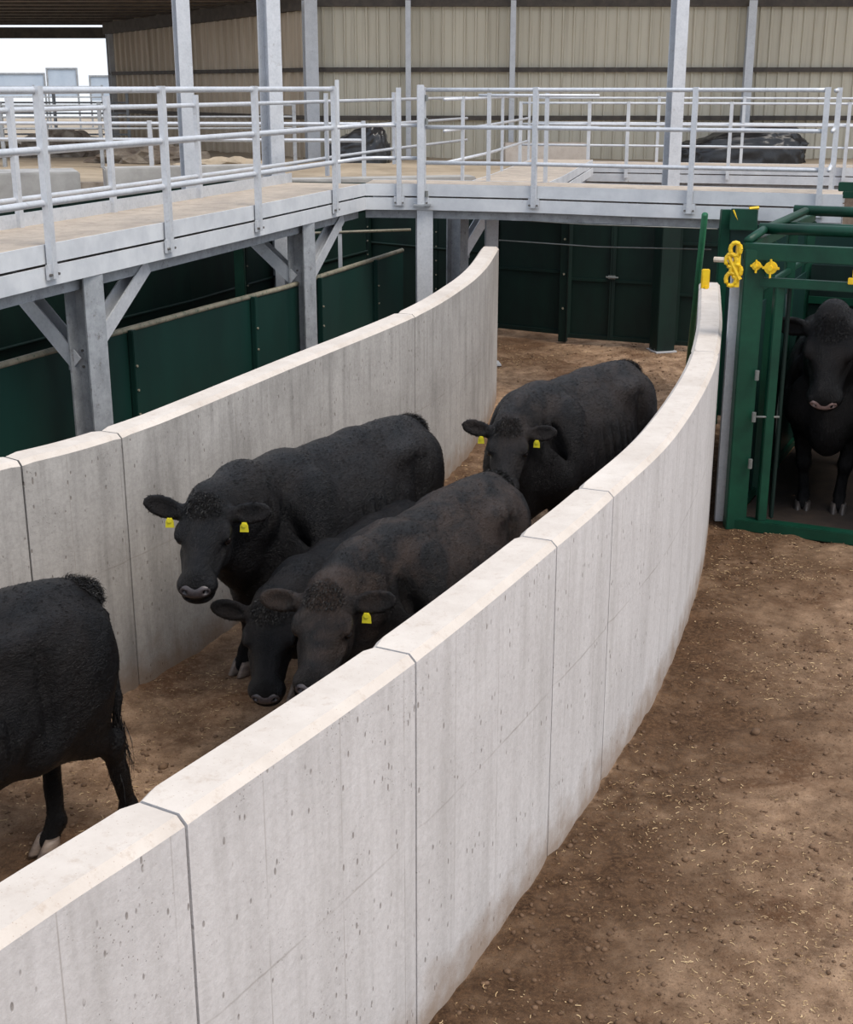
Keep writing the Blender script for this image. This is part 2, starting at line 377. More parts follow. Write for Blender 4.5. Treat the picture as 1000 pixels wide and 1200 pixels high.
# clods and straw lying loose
def scatter():
    lines = [np.array([(p.x, p.y) for p in catmull([(x, y, 0) for x, y in c], 10)]) for c in (Rpts, Lpts)]
    def ok(x, y):
        for c in lines:
            d = np.hypot(c[:,0]-x, c[:,1]-y); i = int(d.argmin()); j = min(i+1, len(c)-1); i = j-1
            t = c[j]-c[i]; t = t/np.hypot(*t); o = -(x-c[i,0])*t[1]+(y-c[i,1])*t[0]
            if d.min() < .5 and -.03 < o < .25: return False
        return True
    ico = bmesh.new(); bmesh.ops.create_icosphere(ico, subdivisions=1, radius=1); iv = np.array([v.co[:] for v in ico.verts]); fi = np.array([tuple(v.index for v in f.verts) for f in ico.faces]); ico.free()
    def spots(n, dens, power):
        X = []; Y = []
        while len(X) < n:
            y = 3.4+16*rng.random(4000)**power; x = -4.5+10*rng.random(4000); d = dens(x, y); m = (x < 5.3) & (np.abs(x) < y*.42+.5) & (rng.random(4000) < d)
            for a, b_ in zip(x[m], y[m]):
                if ok(a, b_): X.append(a); Y.append(b_)
        return np.array(X[:n]), np.array(Y[:n])
    def raw(name, V, Q, mat, smooth):
        me = bpy.data.meshes.new(name); me.vertices.add(len(V)); me.vertices.foreach_set('co', V.astype(np.float32).ravel()); k = Q.shape[1]
        me.loops.add(Q.size); me.loops.foreach_set('vertex_index', Q.astype(np.int32).ravel()); me.polygons.add(len(Q))
        me.polygons.foreach_set('loop_start', np.arange(0, Q.size, k, dtype=np.int32)); me.polygons.foreach_set('loop_total', np.full(len(Q), k, np.int32))
        me.update(calc_edges=True); me.polygons.foreach_set('use_smooth', [smooth]*len(Q)); me.materials.append(M[mat])
        o = bpy.data.objects.new(name, me); COL.objects.link(o); return o
    n = 16000; x, y = spots(n, lambda x, y: .5+.35*(np.abs(x-np.interp(y, [2.7,4.4,6.5,9.5,14], [-1,0,1,2.1,3.1])-.5) < .7)+1.2*vnoise(x, y, .9, 21)+.5*vnoise(x, y, .25, 22), 1.5)
    rr = .0035+.013*rng.random(n)**3.5; big = rng.random(n) < .006; rr = np.where(big, .016+.016*rng.random(n), rr); a = rng.random(n)*6.3
    S = rr[:,None]*np.stack([.8+.7*rng.random(n), .7+.5*rng.random(n), .5+.4*rng.random(n)], 1)
    P = iv[None]*S[:,None]*(1+.40*(rng.random((n, len(iv), 1))-.5)); ca, sa = np.cos(a)[:,None], np.sin(a)[:,None]; z = gz(x, y)
    V = np.stack([P[...,0]*ca-P[...,1]*sa+x[:,None], P[...,0]*sa+P[...,1]*ca+y[:,None], P[...,2]+(z+S[:,2]*.3)[:,None]], -1).reshape(-1, 3)
    Q = (fi[None]+(np.arange(n)*len(iv))[:,None,None]).reshape(-1, 3)
    tag(raw('soil_clods', V, Q, 'clod', True), 'loose brown soil clods and small stones scattered over the yard', 'soil clods', None, 'stuff')
    n = 38000; x, y = spots(n, lambda x, y: .42+1.3*vnoise(x, y, .7, 31)+1.0*vnoise(x, y, .18, 33), 1.4)
    L = .007+.030*rng.random(n)**2; w_ = .0018+.0028*rng.random(n); a = rng.random(n)*6.3; bend = rng.normal(size=n)*.9; tilt = rng.normal(size=n)*.25; rows = []; cx = x.copy(); cy = y.copy(); cz = gz(x, y)+.004+.004*rng.random(n); aa = a.copy(); ph = rng.random(n)*3.14
    for k in range(4):
        sx, sy = -np.sin(aa)*w_/2*np.cos(ph), np.cos(aa)*w_/2*np.cos(ph); sz = w_/2*np.sin(ph)
        rows += [np.stack([cx-sx, cy-sy, cz-sz], -1), np.stack([cx+sx, cy+sy, cz+sz], -1)]
        cx = cx+np.cos(aa)*L/3; cy = cy+np.sin(aa)*L/3; cz = cz+tilt*L/3*(1 if k == 0 else -.5); aa = aa+bend/2
    V = np.stack(rows, 1).reshape(-1, 3); b_ = (np.arange(n)*8)[:,None]; Q = np.concatenate([b_+np.array([[2*k, 2*k+1, 2*k+3, 2*k+2]]) for k in range(3)])
    tag(raw('straw_litter', V, Q, 'straw', False), 'pale dry straw bits strewn over the brown soil', 'straw', None, 'stuff')
scatter()

# ------------------------------------------------------------------ shed: walls, roof, girts
def corrugated(name, a, b, z0, z1, pitch, depth, mat, rib=.25):
    a = Vector(a); e = Vector(b); d = (e-a); L = d.length; d.normalize(); n = Vector((d.y, -d.x, 0)); m = MB(); pts = []
    k = int(L/pitch)
    for i in range(k):
        for f, o in ((0, 0), (1-rib, 0), (1-rib*.75, depth), (1-rib*.25, depth)): pts.append(a+d*(i+f)*pitch+n*o)
    vs = []
    for p in pts: vs += [(p.x,p.y,z0),(p.x,p.y,z1)]
    fs = [(2*i, 2*i+2, 2*i+3, 2*i+1) for i in range(len(pts)-1)]
    m.add(vs, fs); return tag(m.build(name, mat), kind='structure')
corrugated('wall_back', (-2.8,35,0), (24,35,0), 1.6, 5.75, .27, .05, 'sheet')
corrugated('wall_left', (-10.2,45.2,0), (-2.8,35,0), 1.6, 6.2, .40, .09, 'sheet_left', .34)
# roof: sheeting on purlins, falling to the back wall
def roofz(y): return 5.55+(35-min(y, 35))*.50 if y < 35 else 5.55  # unseen front kept short and steep so sky light reaches the back wall
b = MB(); N = 2
xs = np.arange(-30, 24, .35)
vs = []; fs = []
for i, x in enumerate(xs):
    o = .05 if i % 2 else 0
    for (y, z) in ((30.0, roofz(30.0)), (35.3, 5.55), (46.5, 5.35)): vs.append((x, y, z+o+.22))
for i in range(len(xs)-1):
    for k in range(2): fs.append((i*3+k, (i+1)*3+k, (i+1)*3+k+1, i*3+k+1))
b.add(vs, fs); tag(b.build('ceiling', 'roof'), kind='structure')
b = MB()
for y in np.arange(30.2, 46.5, 1.2):
    z = roofz(y) if y < 35 else 5.55-.2*(y-35.3)/11.2
    b.bar((-30, y, z+.17), (24, y, z+.17), .07, .07)
tag(b.build('trim_purlins', 'timber'), kind='structure')
b = MB()
b.bar((-30, 46.4, 5.28), (24, 46.4, 5.28), .2, .34); tag(b.build('trim_eave_beam', 'timber'), kind='structure')
b = MB(); b.bar((-2.8, 34.85, 5.62), (24, 34.85, 5.62), .2, .30); tag(b.build('trim_back_beam', 'timber'), kind='structure')
b = MB(); b.bar((-10.2, 45.0, 5.35), (-2.8, 34.8, 5.58), .2, .34); tag(b.build('trim_left_beam', 'timber'), kind='structure')
for nm, z in (('trim_girt_high', 4.0), ('trim_girt_low', 2.85)):
    b = MB(); b.bar((-2.8, 34.88, z), (24, 34.88, z), .10, .11).bar((-10.1, 44.9, z), (-2.85, 34.9, z), .10, .10); tag(b.build(nm, 'timber'), kind='structure')

m = MB(); m.bar((-6,16.9,6.5),(7,19.6,6.5),.16,.24); tag(m.build('trim_cross_beam','galv_old'), kind='structure')
HB = lambda w, d, t: [(-w/2,-d/2),(w/2,-d/2),(w/2,-d/2+t),(t*.4,-d/2+t),(t*.4,d/2-t),(w/2,d/2-t),(w/2,d/2),(-w/2,d/2),(-w/2,d/2-t),(-t*.4,d/2-t),(-t*.4,-d/2+t),(-w/2,-d/2+t)]
def ibeam(mb, a, b, w, d, t, ang):
    """vertical H section turned by ang about z"""
    a = Vector(a); b = Vector(b); R = Rz(ang); pts = HB(w, d, t); n = len(pts)
    vs = [p + R @ Vector((x, y, 0)) for p in (a, b) for x, y in pts]
    mb.add(vs, [tuple(range(n-1,-1,-1)), tuple(range(n, 2*n))]+[(i,(i+1)%n,n+(i+1)%n,n+i) for i in range(n)]); return mb
def roof_column(x, y, z0, z1, w, ang, label, mat='galv', sleeve=0):
    t = empty('roof_column', (x, y, z0), label, 'column', 'galvanised columns holding up the shed roof')
    m = MB(); ibeam(m, (x,y,z0+.02), (x,y,z1), w, w, .014, ang); m.build('post', mat, t)
    m = MB(); m.box((x,y,z0+.01), (w+.14, w+.14, .02), ang); m.build('base_plate', mat, t)
    for sx in (-1,1):
        for sy in (-1,1):
            p = Vector((x,y,z0+.0)) + Rz(ang) @ Vector((sx*(w/2+.045), sy*(w/2-.03), 0)); m = MB(); m.tube([p+Vector((0,0,.015)), p+Vector((0,0,.05))], .014, 6); m.build('anchor_bolt', 'bolt', t)
    if sleeve: m = MB(); m.box((x,y,sleeve/2+.02),(w+.10,w+.06,sleeve),ang); m.build('painted_sleeve','green_dark',t,bevel=.008)['label'] = 'dark green painted lower casing'
    return t
roof_column(-1.89, 17.0, 0, 6.4, .20, .75, 'bright galvanised roof column rising behind the left walkway railing')
roof_column(-2.99, 17.3, 0, 6.4, .17, .5, 'darker galvanised roof column left of the bright one')
roof_column(3.36, 18.85, 0, 6.4, .18, .3, 'galvanised roof column rising behind the cross walkway on the right', sleeve=1.85)
roof_column(-10.05, 44.9, 1.8, 5.35, .22, .6, 'corner column of the shed beside the open bright yard')
roof_column(-2.85, 34.6, 1.85, 5.6, .32, .3, 'thick grey column where the two shed walls meet')
for x, w, l in ((-.45,.13,'thin wall post second from the shed corner'), (2.12,.13,'thin wall post in the middle of the back wall'), (7.95,.20,'thicker wall post behind the black wrapped bundle')):
    roof_column(x, 34.7, 1.85, 5.6, w, 0, l)

# ------------------------------------------------------------------ walkways
def fascia_profile(): # two stacked channels
    return [(-.012,0),(0.05,0),(.05,-.012),(0,-.012),(0,-.125),(.028,-.125),(.028,-.135),(-.002,-.135),(-.002,-.285),(.055,-.285),(.055,-.30),(-.014,-.30)]
def walkway(name, front, width, z, label, ends=(0, 0), beam=True, fas=.30, side=1, mat='white_steel', toe=True):
    """front = list of xy along the near edge; the deck extends to the left of travel (side=1)"""
    P = [Vector((x, y, 0)) for x, y in front]; N = []
    for i, p in enumerate(P):
        d = (P[min(i+1,len(P)-1)]-P[max(i-1,0)]).normalized(); N.append(Vector((-d.y, d.x, 0))*side)
    t = empty(name, (P[0].x, P[0].y, 0), label, 'walkway')
    Q = [p+n*width for p, n in zip(P, N)]
    # deck slab
    m = MB(); vs = []
    for p, q, n in zip(P, Q, N):
        p2 = p + n*.002
        vs += [(p2.x,p2.y,z),(q.x,q.y,z),(q.x,q.y,z-.05),(p2.x,p2.y,z-.05)]
    fs = []
    for i in range(len(P)-1):
        for k in range(4): fs.append((i*4+k, i*4+(k+1)%4, (i+1)*4+(k+1)%4, (i+1)*4+k))
    k = len(P)-1; fs += [(0,1,2,3), (k*4+3,k*4+2,k*4+1,k*4)]
    m.add(vs, fs); m.build('deck', 'deck', t)
    up = fas*.46
    for line, sg, nm in ((P, -1, 'near_fascia'), (Q, 1, 'far_fascia')):
        m = MB(); m2 = MB()
        for i in range(len(line)-1):
            a, b2 = line[i], line[i+1]; na, nb = N[i]*sg, N[i+1]*sg
            for mm, z0, z1, o in ((m, z+.004, z-up, .014), (m2, z-up-.016, z-fas, .026)):
                V8 = [(a.x,a.y,z0),(b2.x,b2.y,z0),(b2.x,b2.y,z1),(a.x,a.y,z1)]
                aa, bb = a+na*o, b2+nb*o
                V8 += [(aa.x,aa.y,z0),(bb.x,bb.y,z0),(bb.x,bb.y,z1+.004),(aa.x,aa.y,z1+.004)]
                mm.add(V8, [(0,1,2,3),(4,7,6,5),(0,4,5,1),(3,2,6,7),(0,3,7,4),(1,5,6,2)])
        m.build(nm, mat, t); m2.build('edge_channel', mat, t)
    if toe:
        m = MB()
        for i in range(len(Q)-1):
            a, b2 = Q[i]-N[i]*.02+Vector((0,0,z+.055)), Q[i+1]-N[i+1]*.02+Vector((0,0,z+.055)); m.bar(a, b2, .012, .11)
        m.build('toe_board', 'galv', t)
    if beam:
        for off in (.14, width-.14):
            m = MB()
            for i in range(len(P)-1):
                m.bar(P[i]+N[i]*off+Vector((0,0,z-fas-.03)), P[i+1]+N[i+1]*off+Vector((0,0,z-fas-.03)), .12, .14)
            m.build('under_beam', 'galv_old', t)
        for i in range(len(P)-1):
            seg = (P[i+1]-P[i]).length; s = .3
            while s < seg:
                p = P[i].lerp(P[i+1], s/seg); m = MB(); m.bar(p+N[i]*.1+Vector((0,0,z-.16)), p+N[i]*(width-.1)+Vector((0,0,z-.16)), .05, .18); s += .8
                m.build('joist', 'galv_old', t)
    return t
LW = [(-4.9,3.0),(-4.05,5.6),(-3.42,7.8),(-2.95,9.33),(-2.79,9.85),(-2.22,11.55),(-1.68,13.22),(-1.10,15.1),(-.74,16.26)]
walkway('left_walkway', LW, .95, 2.5, 'long galvanised walkway with dusty deck running along the left side')
CW = [(-.74,16.26),(.03,16.18),(1.23,15.84),(2.3,15.36),(4.09,14.70),(4.45,14.58)]
walkway('cross_walkway', CW, .72, 2.5, 'pale walkway crossing over the far end of the race', toe=False)
walkway('linking_walkway', [(1.25,16.75),(1.95,19.6),(2.9,24.1)], 1.05, 2.38, 'walkway linking the cross walkway with the rear one', toe=False, fas=.26)
walkway('rear_walkway', [(1.7,25.0),(2.9,24.75),(3.66,24.55),(6.74,23.7),(9.5,22.9)], 1.0, 2.27, 'white-edged walkway at the rear in front of the wrapped bundle', toe=False, fas=.30)

def railing(name, path, posts, levels, zdeck, label, r=.022, pw=.058, below=.24, mat='galv', group='galvanised guard railings', parts=('top_rail','middle_rail','lower_rail'), ptop=.03, bracket=True):
    t = empty(name, (path[0][0], path[0][1], zdeck), label, 'railing', group)
    for z, nm in zip(levels, parts):
        m = MB(); m.tube([Vector((x, y, z)) for x, y in path], r, 10); m.build(nm, mat, t, smooth=True)
    P = [Vector((x,y,0)) for x,y in path]
    for (x, y) in posts:
        # orientation from nearest segment
        best = min(range(len(P)-1), key=lambda i: ((P[i]+P[i+1])/2-Vector((x,y,0))).length)
        d = (P[best+1]-P[best]).normalized(); n = Vector((d.y,-d.x,0)); ang = math.atan2(d.y,d.x)
        c = Vector((x,y,0))+n*(.02)
        m = MB(); R = Rz(ang); w, dd, tt = pw, pw*.8, .009
        pts = [(-w/2,-dd/2),(w/2,-dd/2),(w/2,dd/2),(w/2-tt,dd/2),(w/2-tt,-dd/2+tt),(-w/2+tt,-dd/2+tt),(-w/2+tt,dd/2),(-w/2,dd/2)]
        zb = zdeck-below; zt = levels[0]+ptop
        vs = [c+R@Vector((px,py,0))+Vector((0,0,zz)) for zz in (zb, zt) for px,py in pts]; k = len(pts)
        m.add(vs, [tuple(range(k-1,-1,-1)), tuple(range(k,2*k))]+[(i,(i+1)%k,k+(i+1)%k,k+i) for i in range(k)])
        po = m.build('post', mat, t)
        if bracket:
            m = MB(); m.box(c+n*(-.005)+Vector((0,0,zb+.05)), (pw+.07,.02,.11), ang); br = m.build('bracket', mat, po)
            for sx in (-1,1):
                m = MB(); q = c+R@Vector((sx*(pw/2+.018),0,0))+n*.005+Vector((0,0,zb+.03)); m.tube([q, q+n*.022], .011, 6)
                m.build('bolt', 'bolt', po)
    return t
# near railing of the left walkway stands just outside the front edge
def offs(path, o):
    P = [Vector((x,y,0)) for x,y in path]; out = []
    for i,p in enumerate(P):
        d = (P[min(i+1,len(P)-1)]-P[max(i-1,0)]).normalized(); q = p+Vector((d.y,-d.x,0))*o; out.append((q.x,q.y))
    return out
LWo = offs(LW, .035)
def on_path(path, px, py0=None):
    """point of the path seen at photo column px at deck level"""
    best = None
    for i in range(len(path)-1):
        for k in range(41):
            t = k/40; x = path[i][0]*(1-t)+path[i+1][0]*t; y = path[i][1]*(1-t)+path[i+1][1]*t
            dp = y*math.cos(PITCH)+1.1*math.sin(PITCH); e = abs(500+FPX*x/dp-px)
            if best is None or e < best[0]: best = (e, x, y)
    return best[1:]
railing('walkway_railing', LWo[:-1]+[on_path(LWo, 392)], [on_path(LWo, p) for p in (57,194,301,391)]+[(-3.42+.035,7.8)], (3.575,3.17,2.80), 2.5,
    'near railing along the left walkway, closest to the camera', .026, .062)
CWo = offs(CW, .03)
p392 = on_path(LWo, 392); p497 = on_path(CWo, 497)
railing('walkway_railing', [p392, on_path(LWo, 424), on_path(CWo, 440), p497], [on_path(CWo, 469)], (3.17,2.80), 2.5,
    'short two-rail railing turning the corner between walkways', .022, .055, parts=('upper_rail','lower_rail'), ptop=.42)
railing('walkway_railing', [p497]+[c for c in CWo[2:5]]+[on_path(CWo, 962)], [p497, on_path(CWo, 626), on_path(CWo, 809), on_path(CWo, 960)], (3.565,3.15,2.75), 2.5,
    'near railing of the cross walkway above the race', .024, .058)
# thick gate post where the two meet
gp = empty('gate_post', (p497[0], p497[1], 2.26), 'thick galvanised hinge post where the two front railings meet', 'post')
m = MB(); q = Vector((p497[0]-.035, p497[1]-.05, 0)); m.bar(q+Vector((0,0,2.24)), q+Vector((0,0,3.62)), .085, .085); m.build('post', 'galv', gp, bevel=.006)
for z in (2.36, 3.18, 3.44): m = MB(); m.tube([q+Vector((.07,-.01,z)), q+Vector((.07,-.01,z+.07))], .018, 8); m.build('hinge', 'cable', gp)
m = MB(); m.box(q+Vector((.02,.0,2.27)), (.20,.12,.02)); m.build('base_plate', 'galv_old', gp)
pe = on_path(CWo, 962); e0 = Vector((pe[0], pe[1], 0)); bd = Vector((.30,.95,0)).normalized()
railing('walkway_railing', [(pe[0]+.06,pe[1]-.0)]+[tuple((e0+bd*k+Vector((.06,0,0)))[:2]) for k in (.8,1.7)], [tuple((e0+bd*k+Vector((.06,0,0)))[:2]) for k in (.75,1.65)], (3.56,3.15,2.75), 2.5,
    'short railing returning backwards at right end of the cross walkway', .022, .055)
LWi = offs(LW, -.93)
railing('walkway_railing', LWi[2:]+[(-1.35,17.6),(-.5,20.5),(.7,24.0)], [on_path(LWi[2:], p) for p in (20,131,232)]+[(-1.3,17.75),(-.5,20.5)], (3.42,3.08,2.72), 2.5,
    'far railing along the back edge of the left walkway', .022, .055, .0, bracket=False, ptop=.10)
CWi = offs(CW, -.70)
railing('walkway_railing', [on_path(CWi, 560), on_path(CWi, 600), on_path(CWi, 700)], [on_path(CWi, 572), on_path(CWi, 641)], (3.50,3.14), 2.5,
    'far railing of the cross walkway, left stretch', .018, .045, .0, bracket=False, parts=('top_rail','middle_rail'))
railing('walkway_railing', [(.22,17.0),(.9,19.7),(1.75,24.0)], [(.45,17.9),(1.12,20.8),(1.75,23.9)], (3.45,3.08,2.7), 2.38,
    'railing along left side of the linking walkway', .020, .05, .1, bracket=False)
RW = [(1.7,25.0),(2.9,24.7),(3.66,24.5),(6.74,23.65),(9.5,22.85)]
railing('walkway_railing', RW, [on_path(RW, p) for p in (597,690,735,857,990)], (3.32,2.96,2.60), 2.27,
    'white railing of the rear walkway before the shed wall', .022, .058, .22, 'white_steel', bracket=False)
RWi = [(x+.28,y+1.0) for x,y in RW]
railing('walkway_railing', RWi, [on_path(RWi, p) for p in (640,770,868)], (3.40,2.96), 2.27,
    'back railing of the rear walkway nearest the shed wall', .02, .05, .0, 'white_steel', bracket=False, parts=('top_rail','middle_rail'))
# white slim gate post rising behind the corner
m = MB(); m.bar((-1.12,17.5,0),(-1.12,17.5,3.68),.05,.05); tag(re_origin(m.build('gate_post','white_steel',bevel=.004)), 'slim white gate post with flat top beside the corner railing', 'post')

# supports under the walkways
def support(x, y, ang, w, label, braces, zt=2.2, mat='galv_old'):
    t = empty('walkway_support', (x, y, 0), label, 'support post', 'steel posts carrying the walkways')
    m = MB(); ibeam(m, (x,y,.02), (x,y,zt), w, w, .016, ang); m.build('post', mat, t)
    m = MB(); m.box((x,y,.01), (w+.12,w+.12,.02), ang); m.build('base_plate', mat, t)
    for (dx, dy, z0, z1) in braces:
        d = Vector((dx,dy,0)); L = d.length; dn = d.normalized()
        a = Vector((x,y,z0))+dn*(w*.35); e = Vector((x+dx,y+dy,z1)); m = MB(); bw = w*.62
        up = Vector((-dn.y, dn.x, 0))
        pts = [(-bw/2,-bw/2),(bw/2,-bw/2),(bw/2,-bw/2+.012),(-bw/2+.012,-bw/2+.012),(-bw/2+.012,bw/2-.012),(bw/2,bw/2-.012),(bw/2,bw/2),(-bw/2,bw/2)]
        m.profile(a, e, pts, up); br = m.build('brace', 'galv', t)
        m = MB(); m.box(a.lerp(e, .06)+up*0, (w*.9, .014, w*1.0), math.atan2(dy,dx)); g = m.build('gusset_plate', mat, br)
        for k in (-1,1):
            for q in (-1,1):
                m = MB(); p = a.lerp(e,.06)+dn*(k*w*.28)+Vector((0,0,q*w*.3)); m.tube([p-up*.02, p+up*.02], .011, 6); m.build('bolt', 'bolt', br)
    return t
def along(path, px, inset):
    p = Vector((*on_path(offs(path, -inset), px), 0)); return p
p1 = along(LW, 95, .10); support(p1.x, p1.y, 1.05, .215, 'nearest walkway support post with a diagonal brace, left side', [(.27,.92,1.66,2.16), (-.62,.30,1.5,2.1)])
p2 = along(LW, 351, .10); support(p2.x, p2.y, 1.05, .215, 'second walkway support post with brace, above the long wall panel', [(.33,1.15,1.58,2.16), (-.62,.2,1.6,2.1)])
p3 = along(CW, 497, .10); support(p3.x, p3.y, .1, .19, 'plain pale support post under the corner of the cross walkway', [], mat='galv')
support(.42, 18.3, 1.0, .22, 'walkway support post with small brace, behind the wall end', [(.42,.3,1.45,2.0)], zt=2.12)
support(.86, 17.9, .1, .16, 'short looking support post just behind the curved wall end', [], zt=2.12, mat='galv')
support(-2.3, 16.6, .7, .16, 'support post with brace in the dark below the left walkway', [(-.4,-.5,1.5,2.1)], zt=2.12)

# ------------------------------------------------------------------ green pen fences
def sheet_fence(name, pts, z0, z1, label, posts, mat='green_panel', cap='pipe_tan', capr=.028, midrail=None):
    P = [Vector((x,y,0)) for x,y in pts]; t = empty(name, (P[0].x,P[0].y,0), label, 'fence', 'green steel pen fences')
    for i in range(len(P)-1):
        m = MB(); a, b2 = P[i], P[i+1]; m.bar(a.lerp(b2,.0)+Vector((0,0,(z0+z1)/2)), b2+Vector((0,0,(z0+z1)/2)), .022, z1-z0-.02); m.build('sheet_panel', mat, t)
    m = MB(); m.tube([p+Vector((0,0,z1)) for p in P], capr, 8); m.build('top_rail', cap, t, smooth=True)
    if midrail:
        m = MB()
        d = (P[1]-P[0]).normalized(); n = Vector((d.y,-d.x,0))*.03
        m.tube([p+n+Vector((0,0,midrail)) for p in P], .018, 8); m.build('middle_rail', mat, t, smooth=True)
    for (x, y) in posts:
        best = min(range(len(P)-1), key=lambda i: ((P[i]+P[i+1])/2-Vector((x,y,0))).length); d = (P[best+1]-P[best]).normalized(); n = Vector((d.y,-d.x,0))
        m = MB(); c = Vector((x,y,0))+n*.045; m.box(c+Vector((0,0,z1/2)), (.055,.06,z1), math.atan2(d.y,d.x)); po = m.build('post', mat, t, bevel=.006)
        for z in np.arange(.35, z1-.1, .22): m = MB(); m.tube([c+n*.028+Vector((0,0,z)), c+n*.042+Vector((0,0,z))], .012, 6); m.build('bolt', 'pipe_tan', po)
    return t
F1 = [(-5.5,4.6),(-4.4,7.5),(-3.29,10.15),(-2.75,11.5),(-2.14,12.95),(-1.51,14.35),(-1.05,15.65),(-.32,17.75)]
sheet_fence('pen_fence', F1, .06, 1.55, 'long dark green sheet fence with worn top pipe behind the concrete wall', [(-3.56,9.55),(-2.65,11.73),(-1.81,13.68),(-1.24,15.1),(-.67,16.75)])
F2 = [(x-1.15,y+.7) for x,y in F1]+[(-.9,19.8)]
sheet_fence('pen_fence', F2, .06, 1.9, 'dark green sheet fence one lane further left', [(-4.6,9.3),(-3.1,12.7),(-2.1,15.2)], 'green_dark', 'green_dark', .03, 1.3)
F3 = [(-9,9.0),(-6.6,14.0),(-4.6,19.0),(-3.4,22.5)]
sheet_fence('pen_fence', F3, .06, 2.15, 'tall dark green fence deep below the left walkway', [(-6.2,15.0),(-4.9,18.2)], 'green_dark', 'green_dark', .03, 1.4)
m = MB()
F4 = [(-3.6,22.6),(-1.0,22.0),(1.1,20.3)]
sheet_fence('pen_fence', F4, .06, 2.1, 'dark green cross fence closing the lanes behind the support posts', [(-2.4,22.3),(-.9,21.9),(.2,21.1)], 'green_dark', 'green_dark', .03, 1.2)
# bright green corner post in that lane
m = MB(); m.bar((-2.05,14.75,0),(-2.05,14.75,2.15),.11,.11); tag(re_origin(m.build('pen_post','green',bevel=.008)), 'bright green square post beside the second support post', 'post')
# pipes and a pale cross bar in the dark lanes
def pipe(name, pts, r, mat, label, cat='pipe', group=None):
    m = MB(); m.tube(pts, r, 8); o = re_origin(m.build(name, mat, smooth=True)); return tag(o, label, cat, group)
pipe('tie_pipe', [(-3.9,11.2,1.98),(-2.2,14.6,2.0)], .022, 'pipe_tan', 'thin worn pipe running below the left walkway deck')
pipe('tie_pipe', [(-2.5,17.6,1.75),(-.2,17.4,1.85)], .018, 'pipe_tan', 'thin worn pipe crossing the dark lanes behind the second support post')
pipe('cable', [(.95,17.4,1.98),(2.0,17.0,1.955),(3.5,16.3,1.97)], .007, 'cable', 'upper grey cable strung under the cross walkway', 'cable')
pipe('cable', [(.86,16.1,1.86),(2.0,15.75,1.82),(3.25,15.4,1.83)], .007, 'cable', 'lower grey cable strung above the race end', 'cable')

# gates closing the far end of the race
def gate(a, b2, z0, z1, label, leaves=1, rails=(.45,), mat='green_dark'):
    a = Vector((*a,0)); e = Vector((*b2,0)); d = (e-a).normalized(); ang = math.atan2(d.y,d.x); L = (e-a).length; n = Vector((d.y,-d.x,0))
    t = empty('sheet_gate', a, label, 'gate', 'green gates across the far end of the race')
    for i in range(leaves):
        p = a+d*(L*i/leaves+.015); q = a+d*(L*(i+1)/leaves-.015)
        m = MB(); m.bar(p+Vector((0,0,(z0+z1)/2)), q+Vector((0,0,(z0+z1)/2)), .012, z1-z0); lf = m.build('gate_leaf', 'green_dark', t)
        m = MB()
        for z in (z0+.03, z1-.03): m.bar(p+n*.025+Vector((0,0,z)), q+n*.025+Vector((0,0,z)), .045, .06)
        for s in (p, q): m.bar(s+n*.025+Vector((0,0,z0)), s+n*.025+Vector((0,0,z1)), .05, .05)
        m.build('leaf_frame', 'green_dark', lf)
        for f in rails: z = z0+(z1-z0)*f; m = MB(); m.bar(p+n*.02+Vector((0,0,z)), q+n*.02+Vector((0,0,z)), .03, .035); m.build('cross_rail', 'green_dark', lf)
    if leaves > 1:
        c = a+d*(L/2)+n*.06+Vector((0,0,z0+(z1-z0)*.45)); m = MB(); m.box(c, (.10,.03,.05), ang); m.tube([c-d*.08+n*.02, c+d*.10+n*.02], .012, 8); m.build('slide_latch', 'cable', t)
    return t
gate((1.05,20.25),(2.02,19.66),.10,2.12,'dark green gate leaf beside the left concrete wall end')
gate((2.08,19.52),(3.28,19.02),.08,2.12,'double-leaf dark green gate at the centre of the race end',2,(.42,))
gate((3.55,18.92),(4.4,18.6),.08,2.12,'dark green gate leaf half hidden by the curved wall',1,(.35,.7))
def pen_post(x, y, w, z, label, mat='green_dark'):
    t = empty('pen_post', (x,y,0), label, 'post', 'posts at the far end of the race'); m = MB(); m.box((x,y,z/2),(w,w*.8,z),-.4); m.build('post', mat, t, bevel=.006)
    for zz in (.5,1.0,1.5): m = MB(); m.tube([Vector((x-.02,y-w*.36,zz)), Vector((x-.02,y-w*.38-.03,zz))], .016, 6); m.build('hinge_bolt', 'pipe_tan', t)
pen_post(2.02,19.6,.12,2.15,'green post left of the double gate')
pen_post(1.0,20.35,.14,2.15,'green post at the wall end side of the gates')
# faded green leaning pole by the wall tip
pipe('gate_pole', [(3.28,16.5,.05),(3.02,14.75,2.28)], .035, 'green_light', 'light green leaning pole beside the tip of the curved wall', 'pole')

